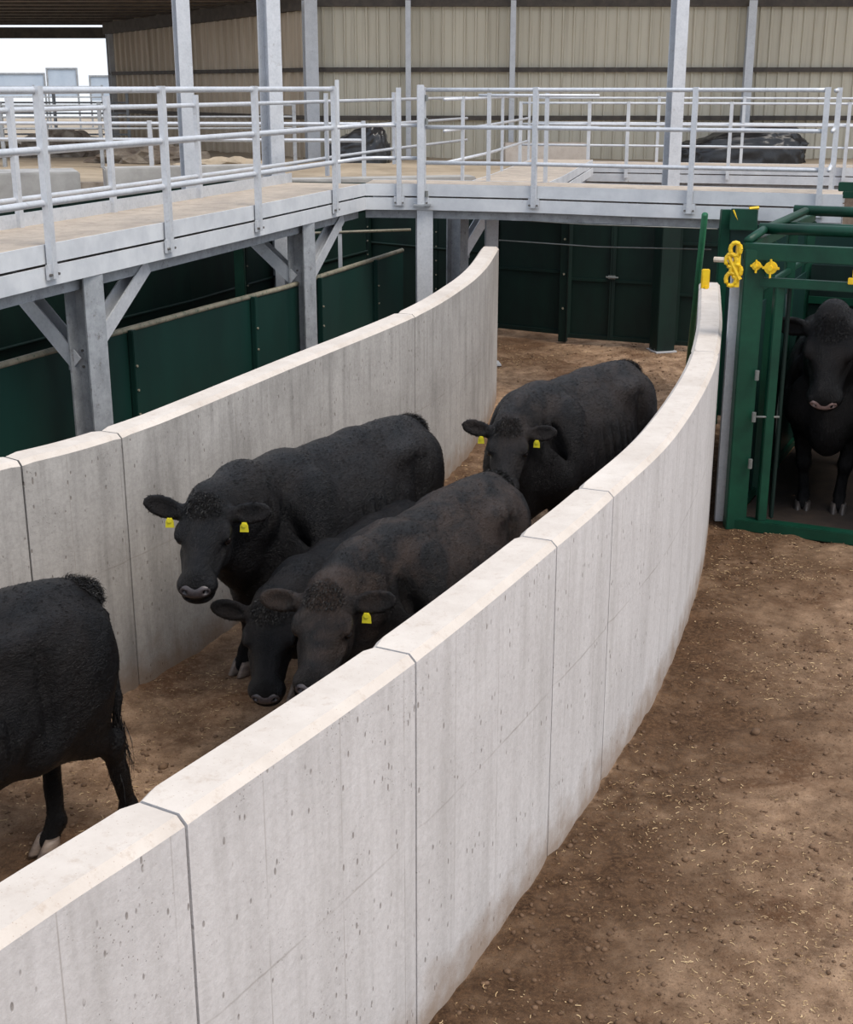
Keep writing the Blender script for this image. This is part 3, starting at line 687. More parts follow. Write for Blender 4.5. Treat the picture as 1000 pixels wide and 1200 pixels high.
# ------------------------------------------------------------------ crush / cattle chute
def crush():
    fa = Vector((2.58,10.86,0)); u = Vector((.985,-.46,0)).normalized(); v = Vector((.46,.985,0)).normalized()*1
    v = Vector((-u.y, u.x, 0)); ang = math.atan2(u.y,u.x)
    P = lambda a, b, z: fa+u*a+v*b+Vector((0,0,z))
    t = empty('cattle_crush', P(0,0,0), 'green steel cattle crush holding a bull at the right edge', 'cattle crush')
    W, D = 1.75, 3.0; G = 'green'
    def bar(name, a, b, w, h=None, mat=G, par=t, bev=.007):
        m = MB(); m.bar(a, b, w, h); return m.build(name, mat, par, bevel=bev)
    # front frame
    fp = bar('front_post', P(.06,0,0), P(.06,0,2.36), .17, .12)
    bar('front_post', P(W,0,0), P(W,0,2.36), .13, .12)
    bar('slam_post', P(.275,.02,.1), P(.275,.02,2.08), .075, .09)
    bar('slide_post', P(.345,.10,.1), P(.345,.10,2.08), .03, .05, 'green_dark')
    bar('front_top_beam', P(-.02,0,2.34), P(W+.05,0,2.34), .10, .13)
    bar('front_header', P(.1,.0,2.10), P(W,0,2.10), .07, .075)
    bar('threshold', P(0,0,.05), P(W+.05,0,.05), .12, .10)
    # pipe rolled top lip
    # side walls
    for x, nm in ((0,'left'),(W,'right')):
        for b in (1.0,2.0,D): bar('side_post', P(x,b,0), P(x,b,2.32), .09, .09)
        bar('top_side_rail', P(x,0,2.36), P(x,D,2.36), .08, .08)
        bar('bottom_side_rail', P(x,0,.06), P(x,D,.06), .08, .08)
        for z in ((.55,.9,1.25,1.6,1.95) if x else (1.95,)): bar('side_rail', P(x,.1,z), P(x,D,z), .045, .05)
        if True:
            m = MB(); m.bar(P(x+.0,.1,.95), P(x+.0,D,.95), .012, 1.75); m.build('side_sheet', 'green_panel', t)  # right-hand sheet is out of view, added to darken the inside
    # left wing plate behind the front post
    # top cross bars and a diagonal stay
    for b, z, r in ((.55,2.47,.045),(1.35,2.42,.035),(2.1,2.50,.045),(D,2.42,.05)):
        m = MB(); m.tube([P(-.02,b,z), P(W+.05,b,z)], r, 12); m.build('top_cross_bar', G, t, smooth=True)
    m = MB(); m.tube([P(.0,.02,2.42), P(.02,.5,2.46), P(.1,2.0,2.50)], .036, 10); m.build('top_stay', G, t, smooth=True)
    # rear door dark
    m = MB(); m.bar(P(.05,D-.05,1.0), P(W-.05,D-.05,1.0), .02, 1.8); m.build('rear_door', 'green_dark', t)
    m = MB(); m.bar(P(.05,D-.06,1.55), P(W-.05,D-.06,1.55), .05, .07); m.bar(P(.9,D-.06,.1), P(.9,D-.06,1.9), .05,.06); m.build('rear_door_frame', G, t)
    # rubber mat floor
    m = MB(); m.add([P(.05,.05,.028),P(W-.05,.05,.028),P(W-.05,D,.028),P(.05,D,.028),P(.05,.05,-.02),P(W-.05,.05,-.02),P(W-.05,D,-.02),P(.05,D,-.02)], [(0,1,2,3),(4,7,6,5),(0,4,5,1),(1,5,6,2),(2,6,7,3),(3,7,4,0)]); m.build('floor_mat', 'mat_floor', t)
    # sheet roof strip over the rear
    # yellow latch gear on the front left corner
    m = MB()
    for k, (a, z) in enumerate(((-.07,2.36),(-.10,2.27),(-.055,2.19),(-.09,2.12))):
        c = P(a,-.10,z); pts = [c+u*(.042*math.cos(q))+Vector((0,0,.052*math.sin(q))) for q in np.linspace(0,2*PI,13)]; m.tube(pts, .018, 8, False)
    m.bar(P(-.05,-.08,2.40), P(-.05,-.08,2.06), .035, .05); m.tube([P(-.12,-.1,2.3),P(-.02,-.1,2.12)], .02, 8); m.build('yellow_chain_latch', 'yellow', t)
    m = MB(); m.tube([P(-.24,-.09,2.27),P(-.08,-.09,2.27)], .022, 8); m.build('latch_pin', 'pale', t)
    for a, z, r in ((.10,2.235,.035),(.215,2.225,.050)):
        m = MB(); c = P(a,-.07,z); m.tube([c+v*.02, c-v*.025], r, 16); m.tube([c-v*.02, c-v*.05], r*.45, 12)
        m.bar(c-u*r*1.3-v*.02, c+u*r*1.4-v*.02, .015, .02); m.bar(c-v*.02+Vector((0,0,-r*1.6)), c-v*.02+Vector((0,0,r*1.4)), .015, .02); m.build('yellow_knob', 'yellow', t, bevel=.003)
    m = MB(); c = P(.86,-.02,2.15); m.box(c, (.10,.05,.05), ang); m.box(c+Vector((0,0,.06)), (.04,.03,.06), ang); m.tube([c+Vector((0,0,.08)), c+Vector((0,0,.17))], .009, 6); m.build('yellow_catch', 'yellow', t, bevel=.004)
    # hinges and hoses on the left post
    for z in (.6,1.0,1.35): m = MB(); m.tube([P(.17,-.07,z-.04),P(.17,-.07,z+.04)], .018, 8); m.build('hinge', 'cable', t)
    m = MB(); m.tube([P(.33,.1,2.0),P(.35,.12,1.5),P(.33,.1,1.0),P(.34,.14,.4)], .012, 6); m.build('control_hose', 'cable', t, smooth=True)
    m = MB(); m.tube([P(.17,-.06,1.0),P(.36,.02,1.0)], .010, 6); m.build('link_rod', 'cable', t, smooth=True)
    return P
CP = crush()
# galvanised filler strip and small hardware between wall tip and crush
m = MB(); m.bar((2.535,10.98,.02),(2.535,10.98,2.12),.08,.05); tag(re_origin(m.build('filler_strip','galv')), 'grey upright steel strip between curved wall and green crush', 'steel strip')
m = MB(); m.box((2.83,13.6,1.74),(.08,.05,.20)); m.tube([(2.83,13.6,1.66),(2.83,13.52,1.66)],.02,8); tag(re_origin(m.build('latch_plate','yellow',bevel=.01)), 'small yellow latch plate at the tip of the curved wall', 'latch')
# green post and box behind the crush
def side_frame():
    t = empty('sorting_gate', (3.15,14.6,0), 'green sorting gate standing behind the cattle crush', 'gate')
    for q in ((3.2,14.55),(4.9,13.9)): m = MB(); m.bar((*q,0),(*q,2.35),.10,.10); m.build('post','green',t,bevel=.006)
    m = MB(); m.bar((3.2,14.55,1.15),(4.9,13.9,1.15),.015,2.1); m.build('sheet_panel','green_panel',t)
    m = MB(); m.box((3.36,14.38,2.26),(.28,.10,.22),-.36); m.build('latch_box','green',t,bevel=.008)
    m = MB(); m.tube([(3.24,14.37,2.36),(3.30,14.36,2.24),(3.36,14.35,2.20),(3.42,14.33,2.24),(3.46,14.31,2.34)],.009,5); m.build('yellow_chain','yellow',t)
    m = MB(); m.tube([(3.40,14.34,2.375),(3.50,14.34,2.385)],.02,6); m.build('yellow_grip','yellow',t)
side_frame()
# right-hand green machinery behind the crush top
def top_gear():
    t = empty('overhead_frame', (4.7,14.6,0), 'green overhead frame at right edge beside the white railing end', 'steel frame')
    m = MB(); m.bar((4.25,14.1,2.62),(6.3,13.2,2.62),.10,.09); m.build('beam','green',t,bevel=.006)
    m = MB(); m.bar((4.45,14.6,2.50),(6.3,13.8,2.50),.07,.07); m.build('beam','green',t,bevel=.006)
    for x,y in ((4.75,13.9),(6.2,13.25)): m = MB(); m.bar((x,y,0),(x,y,2.62),.09,.09); m.build('post','green',t,bevel=.006)
    m = MB(); m.box((4.72,14.1,2.42),(.16,.14,.26),.3); m.build('motor_box','plastic',t,bevel=.01)
top_gear()

# ------------------------------------------------------------------ background yard
def pen_rail(name, a, b2, z0, zs, n, label, mat='galv_old', r=.03):
    a = Vector((*a,0)); e = Vector((*b2,0)); t = empty(name, (a.x,a.y,z0), label, 'fence', 'rail fences of the far pens')
    for z in zs: m = MB(); m.tube([a+Vector((0,0,z)), e+Vector((0,0,z))], r, 6); m.build('rail', mat, t)
    for i in range(n+1): p = a.lerp(e, i/n); m = MB(); m.bar(p+Vector((0,0,z0)), p+Vector((0,0,zs[0]+.06)), .08, .08); m.build('post', mat, t)
pen_rail('pen_rail_fence', (-16,30.5), (-3.0,31.5), 1.85, (3.20,2.95,2.70,2.45), 6, 'grey rail fence in front of the brown shed wall', r=.026)
pen_rail('pen_rail_fence', (-22,42), (-8.8,41), 1.85, (3.45,3.15,2.85,2.55,2.25), 6, 'rail fence beside the open yard at far left')
pen_rail('pen_rail_fence', (-9.5,27.2), (-1.2,26.4), 1.9, (2.92,2.62), 4, 'low rail fence on the raised pad edge behind the roof columns', 'galv', .04)
pen_rail('pen_rail_fence', (-30,58), (-13,56), 1.85, (3.6,3.2,2.8,2.4), 6, 'rail fence farthest out in the bright yard')
# pale panel frames against the sky
def sky_panel(x0, x1, y, z0, z1, label):
    t = empty('yard_screen', (x0,y,1.85), label, 'screen', 'pale screens far out in the yard')
    m = MB(); m.bar((x0,y,(z0+z1)/2),(x1,y,(z0+z1)/2),.03,z1-z0); m.build('panel','pale_blue',t)
    m = MB()
    for x in (x0,x1): m.bar((x,y-.03,1.8),(x,y-.03,z1+.03),.07,.07)
    m.bar((x0,y-.03,z1),(x1,y-.03,z1),.06,.06); m.build('frame','galv_old',t)
M['pale_blue'] = paint('pale_blue_sheet', (.50,.58,.68), (.40,.48,.58), .5, 0, 1)
sky_panel(-19.4,-16.9,62,3.2,4.15,'pale blue screen left of the tallest one in the yard')
sky_panel(-16.5,-15.2,61,3.2,4.35,'tallest pale blue screen against the white sky')
sky_panel(-14.9,-12.4,62,3.0,4.05,'pale blue screen nearest to the shed corner')
sky_panel(-23,-19.9,62,3.0,4.0,'pale blue screen at far left of the yard')
# concrete trough walls left
def block(name, pts, z0, z1, label, mat='cap', cat='concrete block'):
    m = MB(); n = len(pts); m.add([(x,y,z) for z in (z0,z1) for x,y in pts], [tuple(range(n-1,-1,-1)), tuple(range(n,2*n))]+[(i,(i+1)%n,n+(i+1)%n,n+i) for i in range(n)])
    return tag(re_origin(m.build(name, mat, bevel=.02)), label, cat)
block('concrete_block', [(-6.6,19.4),(-5.05,20.0),(-5.4,21.0),(-6.95,20.4)], 0, 2.42, 'large grey concrete block behind the left walkway railing', 'plain_concrete')
block('concrete_trough', [(-5.3,22.6),(-2.6,23.6),(-2.75,24.1),(-5.45,23.1)], 0, 2.32, 'long low concrete trough right of the large block', 'plain_concrete', 'trough')
block('concrete_trough', [(-2.4,23.9),(.9,24.8),(.8,25.4),(-2.5,24.5)], 0, 2.05, 'long pale trough between the roof column and the corner post', 'plain_concrete', 'trough')
block('concrete_kerb', [(1.9,33.4),(3.9,33.4),(3.9,34.0),(1.9,34.0)], 1.8, 2.3, 'low pale kerb block at the foot of the shed wall', 'cap', 'concrete block')
# wrapped bundles
def bundle(cx, cy, z, lx, ly, lz, label, seed):
    bm = bmesh.new(); bmesh.ops.create_icosphere(bm, subdivisions=5, radius=1); me = bpy.data.meshes.new('wrapped_bundle'); bm.to_mesh(me); bm.free()
    co = np.empty(len(me.vertices)*3, np.float32); me.vertices.foreach_get('co', co); co = co.reshape(-1,3).astype(float)
    q = np.sign(co)*np.abs(co)**.62
    w = 1+.10*vnoise(co[:,0]*2+co[:,1],co[:,2]*2,.35,seed)+.09*vnoise(co[:,0]*3,co[:,2]*3+co[:,1],.22,seed+1)+.05*vnoise(co[:,0]*6,co[:,2]*4,.2,seed+2)
    q *= w[:,None]; q[:,2] = np.where(q[:,2] < 0, q[:,2]*.15, q[:,2]*(1+.25*np.sin(co[:,0]*3)))
    q *= np.array([lx/2, ly/2, lz]); me.vertices.foreach_set('co', q.astype(np.float32).ravel()); me.update()
    me.polygons.foreach_set('use_smooth', [True]*len(me.polygons)); me.materials.append(M['plastic'])
    o = bpy.data.objects.new('wrapped_bundle', me); COL.objects.link(o); o.location = (cx,cy,z)
    tag(o, label, 'wrapped bundle', 'bundles under black plastic'); return o
bundle(7.55, 33.4, 1.84, 3.2, 1.5, .78, 'long heap under glossy black plastic along the back shed wall', 40)
bundle(-1.6, 32.6, 1.84, 1.5, 1.4, .80, 'small dark wrapped heap beside the corner column', 50)
# rubble heaps and hay in the far pens
def heap(cx, cy, z, lx, ly, lz, mat, label, seed, name='rubble_heap', cat='heap'):
    bm = bmesh.new(); bmesh.ops.create_icosphere(bm, subdivisions=4, radius=1); me = bpy.data.meshes.new(name); bm.to_mesh(me); bm.free()
    co = np.empty(len(me.vertices)*3, np.float32); me.vertices.foreach_get('co', co); co = co.reshape(-1,3).astype(float)
    w = 1+.5*vnoise(co[:,0]+7,co[:,1]+co[:,2],.3,seed)+.3*vnoise(co[:,0],co[:,1]-co[:,2],.12,seed+1)
    co *= w[:,None]; co[:,2] = np.maximum(co[:,2], -.1); co *= np.array([lx/2,ly/2,lz]); me.vertices.foreach_set('co', co.astype(np.float32).ravel()); me.update()
    me.materials.append(M[mat]); o = bpy.data.objects.new(name, me); COL.objects.link(o); o.location = (cx,cy,z); tag(o, label, cat)
heap(-6.6,33.5,1.86,2.6,1.5,.45,'rubble','dark rubble heap in front of the brown shed wall',60)
heap(-9.6,36.5,1.86,2.4,1.5,.6,'rubble','dark rubble heap at the foot of the shed corner column',64)
heap(-13.0,38,1.86,3.5,1.6,.4,'dry_bank','tan heap lying in the far left pen',68)
heap(-4.4,30.0,1.86,2.2,1.2,.25,'dry_bank','low tan heap behind the bright roof column',72)
# clutter lying in the dark left pens: slack hoses and bent sheet
pipe('slack_hose', [(-5.2,18.8,1.2),(-4.6,19.0,1.55),(-4.0,19.3,1.6),(-3.3,19.9,1.72)], .03, 'pipe_tan', 'slack pale hose in the pen beside the large concrete block', 'hose')
m = MB(); m.add([(-4.6,20.4,1.85),(-3.2,20.9,1.9),(-3.1,21.4,1.95),(-4.4,21.0,1.9),(-4.6,20.4,1.83),(-3.2,20.9,1.88),(-3.1,21.4,1.93),(-4.4,21.0,1.88)],[(0,1,2,3),(7,6,5,4),(0,4,5,1),(1,5,6,2),(2,6,7,3),(3,7,4,0)]); m.bar((-3.9,20.7,0),(-3.9,20.7,1.86),.08,.08)
tag(re_origin(m.build('feed_table','green_light')), 'light green tray on a post behind the left walkway', 'tray')
# ------------------------------------------------------------------ cattle
def surface_nets(F, o, h):
    """zero surface of the sampled field F (negative inside) as one continuous quad mesh"""
    inside = F < 0; nx, ny, nz = F.shape
    corners = [(i,j,k) for i in (0,1) for j in (0,1) for k in (0,1)]
    cnt = sum(inside[i:nx-1+i, j:ny-1+j, k:nz-1+k].astype(np.int8) for i,j,k in corners)
    cells = np.argwhere((cnt > 0) & (cnt < 8)); idx = -np.ones((nx-1,ny-1,nz-1), np.int64); idx[tuple(cells.T)] = np.arange(len(cells))
    S = np.zeros((len(cells), 3)); C = np.zeros(len(cells)); cv = {}
    for c in corners: cv[c] = F[cells[:,0]+c[0], cells[:,1]+c[1], cells[:,2]+c[2]]
    for a in corners:
        for ax in range(3):
            if a[ax] == 0:
                b = list(a); b[ax] = 1; b = tuple(b); fa, fb = cv[a], cv[b]; m = (fa < 0) != (fb < 0)
                t = fa[m]/(fa[m]-fb[m]); p = np.tile(np.array(a, float), (m.sum(), 1)); p[:,ax] += t; S[m] += p; C[m] += 1
    V = (cells + S/C[:,None])*h + o; quads = []
    for ax in range(3):
        sl0 = [slice(None)]*3; sl1 = [slice(None)]*3; sl0[ax] = slice(0,-1); sl1[ax] = slice(1,None)
        a, b = inside[tuple(sl0)], inside[tuple(sl1)]; e = np.argwhere(a != b); flip = a[tuple(e.T)]
        u, v = (ax+1) % 3, (ax+2) % 3; du = np.eye(3, dtype=int)[u]; dv = np.eye(3, dtype=int)[v]
        ok = (e[:,u] > 0) & (e[:,v] > 0) & (e[:,u] < idx.shape[u]) & (e[:,v] < idx.shape[v]); e = e[ok]; flip = flip[ok]
        q = np.stack([idx[tuple((e-du-dv).T)], idx[tuple((e-dv).T)], idx[tuple(e.T)], idx[tuple((e-du).T)]], -1)
        q[~flip] = q[~flip][:, ::-1]; quads.append(q)
    Q = np.concatenate(quads); Q = Q[(Q >= 0).all(1)]
    return V, Q
class Field:
    def __init__(s, lo, hi, h):
        s.h = h; s.o = np.array(lo, float); n = np.ceil((np.array(hi)-s.o)/h).astype(int)+1
        s.F = np.full(n, 1.0, np.float32); s.n = n
        s.ax = [s.o[i]+np.arange(n[i])*h for i in range(3)]
    def sub(s, lo, hi):
        i0 = np.maximum(np.floor((np.array(lo)-s.o)/s.h).astype(int), 0); i1 = np.minimum(np.ceil((np.array(hi)-s.o)/s.h).astype(int)+1, s.n)
        sl = tuple(slice(a, max(b, a)) for a, b in zip(i0, i1))
        G = np.meshgrid(*[s.ax[i][sl[i]].astype(np.float32) for i in range(3)], indexing='ij'); return sl, np.stack(G, -1)
    def comb(s, sl, d, k, cut):
        a = s.F[sl]
        if cut: d = -d; hh = np.clip(.5-.5*(d-a)/-k*-1, 0, 1) if False else np.clip(.5+.5*(d-a)/k, 0, 1); s.F[sl] = a*(1-hh)+d*hh+k*hh*(1-hh)
        else: hh = np.clip(.5+.5*(d-a)/k, 0, 1); s.F[sl] = d*(1-hh)+a*hh-k*hh*(1-hh)
    def ell(s, c, r, R=None, k=.05, cut=False):
        c = np.array(c, float); r = np.array(r, float); m = r.max()+k+3*s.h
        if R is None:
            m = r+k+3*s.h; i0 = np.maximum(np.floor((c-m-s.o)/s.h).astype(int), 0); i1 = np.minimum(np.ceil((c+m-s.o)/s.h).astype(int)+1, s.n)
            sl = tuple(slice(a, max(b, a)) for a, b in zip(i0, i1)); q = [((s.ax[i][sl[i]]-c[i])/r[i]).astype(np.float32) for i in range(3)]
            sq = lambda p: (p[0]**2)[:,None,None]+(p[1]**2)[None,:,None]+(p[2]**2)[None,None,:]
            k0 = np.sqrt(sq(q)); k1 = np.sqrt(sq([q[i]/r[i] for i in range(3)]))+1e-9; s.comb(sl, k0*(k0-1)/k1, k, cut); return
        sl, P = s.sub(c-m, c+m); q = P-c.astype(np.float32)
        q = q @ np.array(R, np.float32)
        k0 = np.linalg.norm(q/r, axis=-1); k1 = np.linalg.norm(q/(r*r), axis=-1)+1e-9
        s.comb(sl, k0*(k0-1)/k1, k, cut)
    def cone(s, a, b, r1, r2, flat=1.0, side=(0,1,0), k=.05, cut=False):
        """tapered limb from a to b; flat < 1 narrows it along `side`"""
        a = np.array(a, np.float32); b = np.array(b, np.float32); sd = np.array(side, np.float32); sd /= np.linalg.norm(sd)
        m = max(r1, r2)+k+3*s.h; sl, P = s.sub(np.minimum(a,b)-m, np.maximum(a,b)+m)
        q = P-a; ab = b-a
        if flat != 1.0:
            w = 1/flat-1; q = q+(q@sd)[...,None]*sd*w; ab = ab+(ab@sd)*sd*w
        t = np.clip((q@ab)/(ab@ab), 0, 1); t = t; rr = r1+(r2-r1)*t
        s.comb(sl, (np.linalg.norm(q-t[...,None]*ab, axis=-1)-rr)*(flat if flat < 1 else 1), k, cut)
def np_mesh(name, V, Q, mats, smooth=True):
    me = bpy.data.meshes.new(name); me.vertices.add(len(V)); me.vertices.foreach_set('co', V.astype(np.float32).ravel())
    k = Q.shape[1]; me.loops.add(Q.size); me.loops.foreach_set('vertex_index', Q.astype(np.int32).ravel()); me.polygons.add(len(Q))
    me.polygons.foreach_set('loop_start', np.arange(0, Q.size, k, dtype=np.int32)); me.polygons.foreach_set('loop_total', np.full(len(Q), k, np.int32))
    me.update(calc_edges=True); me.polygons.foreach_set('use_smooth', [smooth]*len(Q))
    for m in mats: me.materials.append(M[m])
    return me
def hair_mesh(name, roots, dirs, L, w, mat, curl=.3, segs=3):
    n = len(roots); V = []; Q = []; r2 = np.random.default_rng(5)
    side = np.cross(dirs, r2.normal(size=(n,3))); side /= np.linalg.norm(side, axis=1)[:,None]+1e-9
    side2 = np.cross(dirs, side); ph = r2.random(n)*6.3; Ls = L*(.6+.8*r2.random(n)) if np.isscalar(L) else L
    rows = []
    for t in range(segs+1):
        f = t/segs; p = roots+dirs*(Ls*f)[:,None]+(side2*np.sin(ph+f*3)[:,None]+side*np.cos(ph+f*2.5)[:,None])*(Ls*curl*f)[:,None]
        ww = w*(1-f*.85); rows += [p-side*ww/2, p+side*ww/2]
    V = np.stack(rows, 1).reshape(-1, 3); b = np.arange(n)[:,None]*(2*(segs+1))
    for t in range(segs): Q.append(np.concatenate([b+2*t, b+2*t+1, b+2*t+3, b+2*t+2], 1))
    return np_mesh(name, V, np.concatenate(Q), [mat], False)

def cow(label, origin, heading, s, poll, muzzle, hooves, mat='coat_black', width=1.0, h=.0125, tags=(), nose='nose', hoofmat='hoof',
        earl=(0,0), lift=(.1,.1), tail_side=0, roll=0.0, group='black beef cattle', tuft=True, back=0.0, neckdrop=0.0, hs=1.0):
    """origin: world xy of the body centre, heading: angle of travel, everything else given in world space"""
    root = empty('cow', (origin[0], origin[1], 0), label, 'cow', group, heading); root.scale = (s, s, s)
    R = Rz(-heading); W2L = lambda p: np.array(R @ ((Vector(p)-Vector((origin[0],origin[1],0)))/s))
    pl, mz = W2L(poll), W2L(muzzle)
    f = mz-pl; HL = np.linalg.norm(f); f /= HL; g = HL/.50*hs
    up = np.array([.75 if f[2] < -.5 else .15, 0, 1.0]); 
    hx = np.array([f[0], f[1], 0]); hx /= np.linalg.norm(hx)+1e-9; up = np.array([0,0,1.0])+hx*.9
    up = up-f*(up@f); up /= np.linalg.norm(up); lf = np.cross(up, f)
    if roll: 
        c_, s_ = math.cos(roll), math.sin(roll); up, lf = up*c_+lf*s_, lf*c_-up*s_
    HR = np.stack([f, lf, up], 1)                 # columns: face, left, brow
    hp = lambda x, y, z: pl + HR @ (np.array([x/hs, y*1.04, z])*g)
    W = width
    lo = np.minimum(np.array([-1.25,-.55*max(W,1),-.03]), np.minimum(pl, mz)-.36*g); hi = np.maximum(np.array([.95,.55*max(W,1),1.55]), np.maximum(pl, mz)+.36*g)
    lo[2] = -.03
    F = Field(lo, hi, h)
    w = lambda *a: tuple(a)
    # trunk
    F.ell((.02,0,.93), (.80,.345*W,.375), k=.02)
    F.ell((-.10,0,.80), (.62,.36*W,.285), k=.10)
    F.ell((.25,0,.84), (.42,.33*W,.32), k=.10)
    for sg in (1,-1):
        F.ell((.50,sg*.165*W,.95), (.25,.165*W,.36), Matrix.Rotation(-.25,3,'Y'), k=.07)
        F.cone((.60,sg*.19*W,.80), (.44,sg*.19*W,.98), .13, .10, k=.06)
        F.cone((.42,sg*.07*W,1.27), (.52,sg*.18*W,.92), .07, .12, k=.07)
        F.ell((-.66,sg*.155*W,.90), (.235,.155*W,.32), Matrix.Rotation(.25,3,'Y'), k=.06)
        F.ell((-.78,sg*.15*W,1.0), (.17,.12*W,.22), k=.07)
        F.ell((-.44,sg*.20*W,1.185), (.16,.08,.055), k=.12)
        F.ell((-.90,sg*.095*W,1.13), (.06,.05,.06), k=.07)
        F.ell((.24,sg*.385*W,.98), (.045,.04,.24), k=.07, cut=True)       # behind the shoulder
        F.ell((-.47,sg*.37*W,.70), (.06,.06,.16), k=.08, cut=True)       # flank fold
    F.ell((-.60,0,1.04), (.37,.29*W,.265), k=.08)
    F.cone((.50,0,1.22), (-.25,0,1.215+back), .12, .115, flat=1, k=.10)
    F.cone((-.25,0,1.215+back), (-.82,0,1.21), .115, .09, k=.10)
    F.ell((.66,0,.74), (.20,.17*W,.24), k=.10)                            # brisket
    F.ell((.72,0,.62), (.11,.085*W,.12), k=.08)
    # neck
    pb = hp(-.03,0,-.03); jb = hp(.07,0,-.12); nk = np.array([.52,0,1.03]); mid = (nk+pb)/2+np.array([.02,0,.02-neckdrop])
    F.cone(nk, mid, .27, .20*max(g,.9), flat=.70, k=.08); F.cone(mid, pb, .20*max(g,.9), .125*g, flat=.78, side=tuple(lf), k=.06)
    F.cone((.46,0,1.19), mid+np.array([0,0,.11]), .15, .12, flat=.8, k=.09); F.cone(mid+np.array([0,0,.11]), hp(-.05,0,.01), .12, .085*g, flat=.8, side=tuple(lf), k=.07)
    F.cone((.66,0,.76), (np.array([.66,0,.76])+jb)/2+np.array([0,0,.0]), .17, .13, flat=.6, k=.09); F.cone((np.array([.66,0,.76])+jb)/2, jb, .13, .085*g, flat=.65, side=tuple(lf), k=.07)
    F.cone((.78,0,.70), (np.array([.78,0,.70])*.45+jb*.55), .05, .03, flat=.5, k=.07)   # dewlap
    for q in (.3,.5,.7):                                                    # neck folds
        c = nk*(1-q)+pb*q; 
        for sg in (1,-1): F.ell(c+np.array([0,sg*.19,0]), (.014,.04,.10), k=.04, cut=True)
    # head
    E = lambda c, r, k=.03, cut=False, R2=None: F.ell(hp(*c), np.array(r)*g, HR if R2 is None else HR@np.array(R2), k=k*g, cut=cut)
    K = lambda a, b, r1, r2, flat=1, k=.03, cut=False: F.cone(hp(*a), hp(*b), r1*g, r2*g, flat, tuple(lf), k*g, cut)
    E((.07,0,-.045), (.135,.118,.112)); E((.12,0,-.005), (.155,.105,.075)); E((.0,0,.015), (.065,.075,.065), .05)
    K((.12,0,-.05), (.40,0,-.045), .100, .068, .96); K((.16,0,.0), (.40,0,-.012), .050, .042)
    E((.425,0,-.055), (.072,.092,.068), .025); E((.445,0,-.095), (.052,.072,.038), .02)
    K((.10,0,-.14), (.37,0,-.115), .075, .044, .95, .04)
    for sg in (1,-1):
        E((.12,sg*.058,-.125), (.105,.048,.085), .04); E((.145,sg*.093,.015), (.058,.032,.032), .025)
        E((.172,sg*.112,-.024), (.034,.020,.024), .014, True); E((.165,sg*.108,.012), (.038,.014,.012), .012)
        K((.22,sg*.075,-.06), (.34,sg*.058,-.07), .025, .02)
        E((.455,sg*.052,-.035), (.030,.028,.030), .012); E((.488,sg*.048,-.035), (.020,.012,.015), .008, True)
        # ears: thick rooted leaf, cupped towards the face
        lfv = lift[0] if sg > 0 else lift[1]
        ed = np.array([-.12, sg*math.cos(lfv), math.sin(lfv)]); ed /= np.linalg.norm(ed); th = np.array([.62,0,.72]); th -= ed*(th@ed); th /= np.linalg.norm(th)
        wd = np.cross(th, ed); ER = np.stack([ed, wd, th], 1)
        root_c = np.array([.015, sg*.09, .0]); c = root_c+ed*.105
        K(tuple(root_c), tuple(root_c+ed*.06), .036, .030, 1, .03)
        E(tuple(c), (.098,.052,.021), .02, R2=ER); E(tuple(c+th*.023+ed*.005), (.070,.034,.019), .008, True, ER)
    E((.455,0,-.082), (.07,.10,.0045), .010, True)
    # legs
    HO = [W2L(p) for p in hooves]                 # left front, right front, left rear, right rear
    hoof_at = []
    for i, hq in enumerate(HO):
        sg = 1 if i % 2 == 0 else -1; gnd = 0
        if i < 2:
            fet = hq+np.array([-.045,0,.125]); elb = np.array([.45,sg*.17*W,.66]); kn = fet*.53+elb*.47+np.array([.035,0,0])
            F.cone((.52,sg*.17*W,.85), elb, .15, .105, flat=.8, k=.05); F.cone(elb, kn, .100, .055, flat=.85, k=.04); F.ell(kn, (.056,.052,.068), k=.03)
            F.cone(kn, fet, .043, .037, k=.03); F.ell(fet, (.046,.042,.045), k=.02); F.cone(fet, hq+np.array([.0,0,.055]), .038, .045, k=.02)
        else:
            fet = hq+np.array([-.05,0,.135]); st = np.array([-.50,sg*.19*W,.74]); hk = (st+fet)/2+np.array([-.15,0,.07])
            F.cone((-.62,sg*.15*W,.95), st, .19, .155, flat=.75, k=.06); F.cone(st, (st*.45+hk*.55)+np.array([-.01,0,.02]), .145, .085, flat=.72, k=.06)
            F.cone((-.80,sg*.15*W,.92), (st*.3+hk*.7)+np.array([-.03,0,.03]), .12, .07, flat=.7, k=.07)
            F.cone((st*.45+hk*.55)+np.array([-.01,0,.02]), hk, .082, .055, flat=.8, k=.04); F.ell(hk, (.060,.045,.062), k=.03); F.ell(hk+np.array([-.035,0,.03]), (.030,.026,.045), k=.03)
            F.cone(hk, fet, .048, .040, flat=.9, k=.03); F.ell(fet, (.048,.043,.048), k=.02); F.cone(fet, hq+np.array([.0,0,.055]), .040, .047, k=.02)
        hoof_at.append(hq)
    for sg in (1,-1):
        for q in range(5): F.ell((.14-.11*q,sg*.36*W,.90), (.012,.03,.20), k=.035, cut=True)
        F.ell((-.50,sg*.315*W,.98), (.02,.03,.20), k=.06, cut=True)
        F.ell((.66,sg*.25*W,1.02), (.02,.04,.17), Matrix.Rotation(.5,3,'Y'), k=.06, cut=True)
    # tail
    ts = tail_side
    F.ell((-.925,0,1.20), (.075,.062,.062), k=.05)
    tp = [(-.93,0,1.18),(-1.0,ts*.02,1.08),(-1.015,ts*.05,.90),(-1.0,ts*.08,.70),(-.985,ts*.09,.56)]
    for i in range(4): F.cone(tp[i], tp[i+1], .036-.005*i, .031-.005*i, k=.025)
